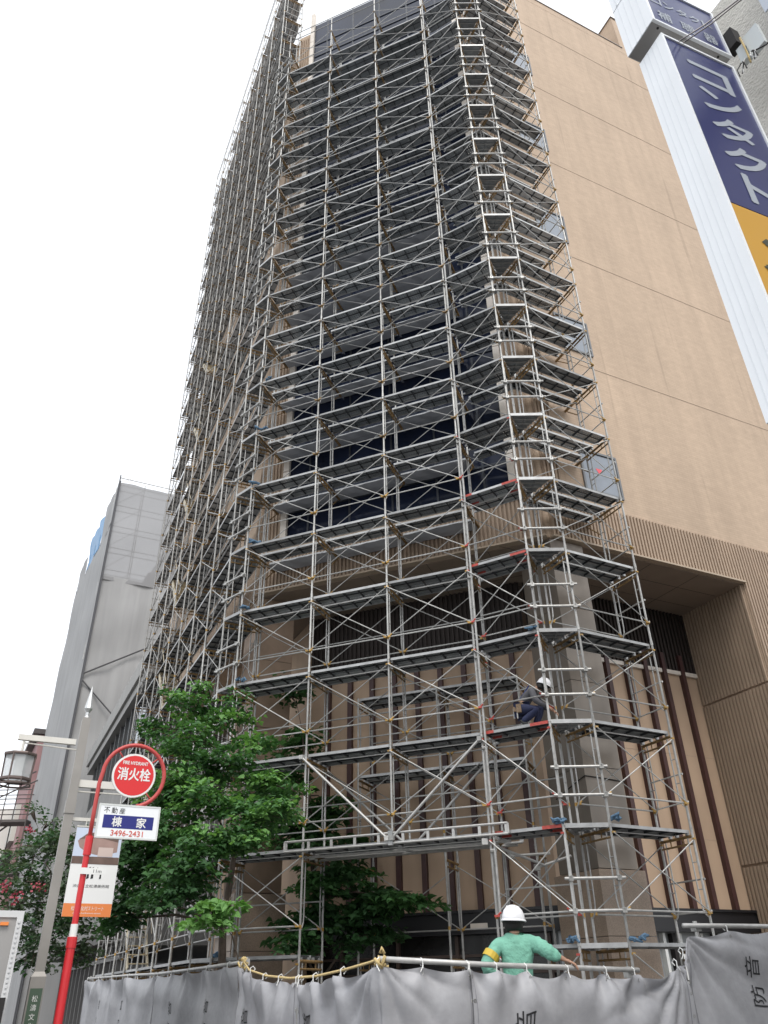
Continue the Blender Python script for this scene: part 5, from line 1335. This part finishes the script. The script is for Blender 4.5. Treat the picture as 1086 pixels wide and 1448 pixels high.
def leaves(b, rgx, c, rad, n, size, spray=.30, flat=.55, mi=0, mi2=None):
    """flat sprays of leaf-sized faces scattered through an uneven clump"""
    ns_ = max(3, n // 26); c = Vector(c)
    for _ in range(ns_):
        while True:
            q = Vector((rgx.uniform(-1, 1), rgx.uniform(-1, 1), rgx.uniform(-1, 1)))
            if q.length < 1: break
        q = q * (0.55 + .45 * rgx.random())
        sc_ = c + Vector((q.x * rad[0], q.y * rad[1], q.z * rad[2]))
        out = Vector((q.x, q.y, 0)); out = out.normalized() if out.length > .05 else Vector((1, 0, 0))
        side = Vector((-out.y, out.x, 0)); droop = rgx.uniform(-.45, .1)
        sr_ = spray * rgx.uniform(.6, 1.25)
        m_ = mi2 if (mi2 is not None and rgx.random() < .3) else mi
        for _k in range(26):
            a_ = rgx.uniform(-1, 1); l_ = rgx.uniform(-.8, 1.1)
            p = sc_ + out * (l_ * sr_) + side * (a_ * sr_ * (1 - .35 * abs(l_))) + UZ * (droop * max(0, l_) * sr_ + rgx.gauss(0, .035))
            n_ = (UZ + Vector((rgx.gauss(0, flat), rgx.gauss(0, flat), 0)) + out * .35).normalized()
            d_ = (out + side * rgx.gauss(0, .8) - UZ * .2); d_ = (d_ - n_ * d_.dot(n_)); d_ = d_.normalized() if d_.length > .01 else n_.orthogonal()
            e_ = n_.cross(d_); s_ = size * rgx.uniform(.45, 1.45)
            # five-lobed outline: six points
            b.add([p - d_ * .15 * s_, p + e_ * .48 * s_ - n_ * .06 * s_, p + e_ * .30 * s_ + d_ * .45 * s_, p + d_ * .95 * s_ - n_ * .14 * s_, p - e_ * .30 * s_ + d_ * .45 * s_, p - e_ * .48 * s_ - n_ * .06 * s_],
                  [(0, 1, 2, 3), (0, 3, 4, 5)], m_)
def tree(name, label, cat, base, trunk_pts, trunk_r, clumps, size, mats, seed, spray=.3, flowers=(), dens=1.0):
    rgx = random.Random(seed)
    t = thing(name, label, cat, base)
    b = MB(); b.poly(trunk_pts, trunk_r, 0, 10); tk = b.build('trunk', m_bark, t, smooth=True)
    br = MB()
    for (c, rad, n, mi, mi2) in clumps:
        c = Vector(c)
        k = min(range(len(trunk_pts)), key=lambda i: (Vector(trunk_pts[i]) - c).length + (3 if Vector(trunk_pts[i]).z > c.z + .5 or (i < 2 and len(trunk_pts) > 3) else 0)); p0 = Vector(trunk_pts[k])
        mid = p0.lerp(c, .5) + UZ * .12 + Vector((rgx.uniform(-.1, .1), rgx.uniform(-.1, .1), 0))
        br.poly([p0, mid, c], [trunk_r[k] * .5, trunk_r[k] * .34, .010], 0, 6)
        for q in range(4):
            e_ = c + Vector((rgx.uniform(-1, 1) * rad[0], rgx.uniform(-1, 1) * rad[1], rgx.uniform(-.6, .9) * rad[2])) * .8; br.poly([mid.lerp(c, .4 + .15 * q), (mid.lerp(c, .8)).lerp(e_, .5) + UZ * .05, e_], [.016, .011, .005], 0, 5)
    br.build('limb', m_bark, t, smooth=True)
    b = MB()
    for (c, rad, n, mi, mi2) in clumps: leaves(b, rgx, c, rad, int(n * dens), size, spray, .5, mi, mi2)
    b.build('crown', mats, t)
    if flowers:
        for (c, r_) in flowers:
            b = MB(); c = Vector(c)
            for _ in range(26):
                p = c + Vector((rgx.gauss(0, r_), rgx.gauss(0, r_), rgx.gauss(0, r_ * .8))); u = Vector((rgx.uniform(-1, 1), rgx.uniform(-1, 1), rgx.uniform(-1, 1))).normalized(); v = u.orthogonal().normalized(); s_ = rgx.uniform(.015, .03)
                b.add([p - u * s_, p + v * s_, p + u * s_, p - v * s_], [(0, 1, 2, 3)])
            b.build('flower_cluster', m_flower, t)
    return t
Cq = lambda px, py, D, rx, rz, n, mi=0, mi2=1: (at(px, py, D), (rx, rx, rz), n, mi, mi2)
tb = Vector((-2.98, 15.45, .1))
tree('maple_tree', 'leafy green street tree growing in front of the left end of the scaffold', 'tree', tb,
     [tb, tb + Vector((.05, 0, 1.2)), tb + Vector((-.02, -.05, 2.4)), tb + Vector((.08, -.02, 3.6)), tb + Vector((.05, .05, 4.8)), tb + Vector((.0, 0, 5.6))], [.085, .075, .065, .05, .035, .015],
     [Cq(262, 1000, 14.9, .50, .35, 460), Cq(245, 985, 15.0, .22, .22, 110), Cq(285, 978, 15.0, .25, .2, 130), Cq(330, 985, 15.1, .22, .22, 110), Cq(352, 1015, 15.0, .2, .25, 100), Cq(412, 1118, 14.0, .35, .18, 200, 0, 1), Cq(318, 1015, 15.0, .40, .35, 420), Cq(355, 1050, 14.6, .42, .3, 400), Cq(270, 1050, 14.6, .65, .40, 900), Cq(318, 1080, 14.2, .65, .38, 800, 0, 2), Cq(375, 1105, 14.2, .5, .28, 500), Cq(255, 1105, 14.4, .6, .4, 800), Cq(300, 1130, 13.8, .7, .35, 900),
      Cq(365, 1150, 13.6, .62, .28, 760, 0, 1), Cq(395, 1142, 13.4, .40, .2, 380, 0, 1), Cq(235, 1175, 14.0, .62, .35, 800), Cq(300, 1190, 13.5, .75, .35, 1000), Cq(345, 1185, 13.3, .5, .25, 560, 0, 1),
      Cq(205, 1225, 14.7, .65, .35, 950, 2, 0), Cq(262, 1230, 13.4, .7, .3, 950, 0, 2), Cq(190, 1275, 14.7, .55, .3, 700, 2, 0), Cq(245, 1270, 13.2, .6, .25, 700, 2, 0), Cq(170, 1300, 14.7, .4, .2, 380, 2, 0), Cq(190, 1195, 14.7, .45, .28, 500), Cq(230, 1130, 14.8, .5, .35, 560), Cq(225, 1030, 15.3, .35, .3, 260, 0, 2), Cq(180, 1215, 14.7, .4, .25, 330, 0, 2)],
     .082, [m_leaf, m_leafb, m_leafd], 17, .25, (), 1.15)
tb2 = Vector((-1.95, 13.0, .1))
tree('young_maple', 'single bright yellow-green spray of maple leaves just above the rope', 'shrub', tb2, [tb2, tb2 + Vector((-.05, -.05, 1.1)), tb2 + Vector((-.35, -.45, 2.1))], [.022, .017, .010],
     [Cq(300, 1290, 12.4, .26, .20, 230, 1, 1), Cq(322, 1278, 12.4, .18, .12, 130, 1, 1), Cq(284, 1306, 12.4, .2, .12, 120, 1, 1)], .11, [m_leaf, m_leafb, m_leafd], 23, .2)
tb3 = Vector((-1.55, 17.3, .1))
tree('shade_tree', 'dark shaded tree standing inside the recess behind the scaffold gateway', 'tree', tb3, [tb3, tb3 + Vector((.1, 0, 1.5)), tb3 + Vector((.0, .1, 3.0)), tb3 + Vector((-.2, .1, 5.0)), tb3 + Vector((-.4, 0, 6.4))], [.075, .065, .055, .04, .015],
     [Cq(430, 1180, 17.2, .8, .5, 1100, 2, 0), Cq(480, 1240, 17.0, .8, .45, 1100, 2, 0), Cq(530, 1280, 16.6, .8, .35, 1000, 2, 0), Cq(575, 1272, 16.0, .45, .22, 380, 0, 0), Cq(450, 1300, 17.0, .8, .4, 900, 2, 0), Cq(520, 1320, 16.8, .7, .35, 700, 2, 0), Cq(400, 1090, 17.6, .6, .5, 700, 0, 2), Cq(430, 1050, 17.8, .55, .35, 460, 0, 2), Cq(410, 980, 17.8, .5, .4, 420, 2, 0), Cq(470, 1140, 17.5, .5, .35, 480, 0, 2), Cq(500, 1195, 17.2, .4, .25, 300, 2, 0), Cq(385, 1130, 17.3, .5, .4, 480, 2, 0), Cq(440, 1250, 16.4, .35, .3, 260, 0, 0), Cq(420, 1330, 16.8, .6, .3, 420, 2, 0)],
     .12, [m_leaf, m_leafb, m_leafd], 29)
tb4 = Vector((-7.0, 15.6, .12))
tree('crape_myrtle', 'loose grey-green crape myrtle with a few red blossoms beside the lamp post', 'tree', tb4,
     [tb4, tb4 + Vector((.15, 0, .9)), tb4 + Vector((.3, -.1, 1.8)), tb4 + Vector((.3, -.1, 2.8)), tb4 + Vector((.35, -.1, 3.6))], [.06, .05, .04, .03, .012],
     [Cq(95, 1195, 16.4, .55, .42, 800), Cq(55, 1200, 16.6, .55, .4, 760), Cq(120, 1235, 16.2, .5, .5, 760), Cq(35, 1245, 16.2, .6, .45, 950), Cq(85, 1255, 16.0, .65, .5, 1100), Cq(25, 1300, 16.0, .6, .45, 900), Cq(75, 1310, 15.8, .6, .45, 900), Cq(120, 1290, 16.2, .45, .5, 600), Cq(50, 1350, 15.8, .5, .4, 620), Cq(105, 1345, 16.2, .4, .35, 380), Cq(120, 1180, 16.8, .3, .35, 220), Cq(15, 1215, 16.8, .4, .3, 300), Cq(70, 1165, 16.8, .35, .25, 160), Cq(45, 1150, 17, .15, .25, 60), Cq(125, 1335, 16, .25, .25, 130)],
     .062, [m_myr, m_leafd, m_myr], 37, .22, [(at(8, 1253, 15.6), .05), (at(24, 1268, 15.5), .06), (at(54, 1255, 15.4), .05), (at(42, 1172, 16), .04), (at(130, 1290, 15.8), .04), (at(18, 1352, 15.4), .04)])
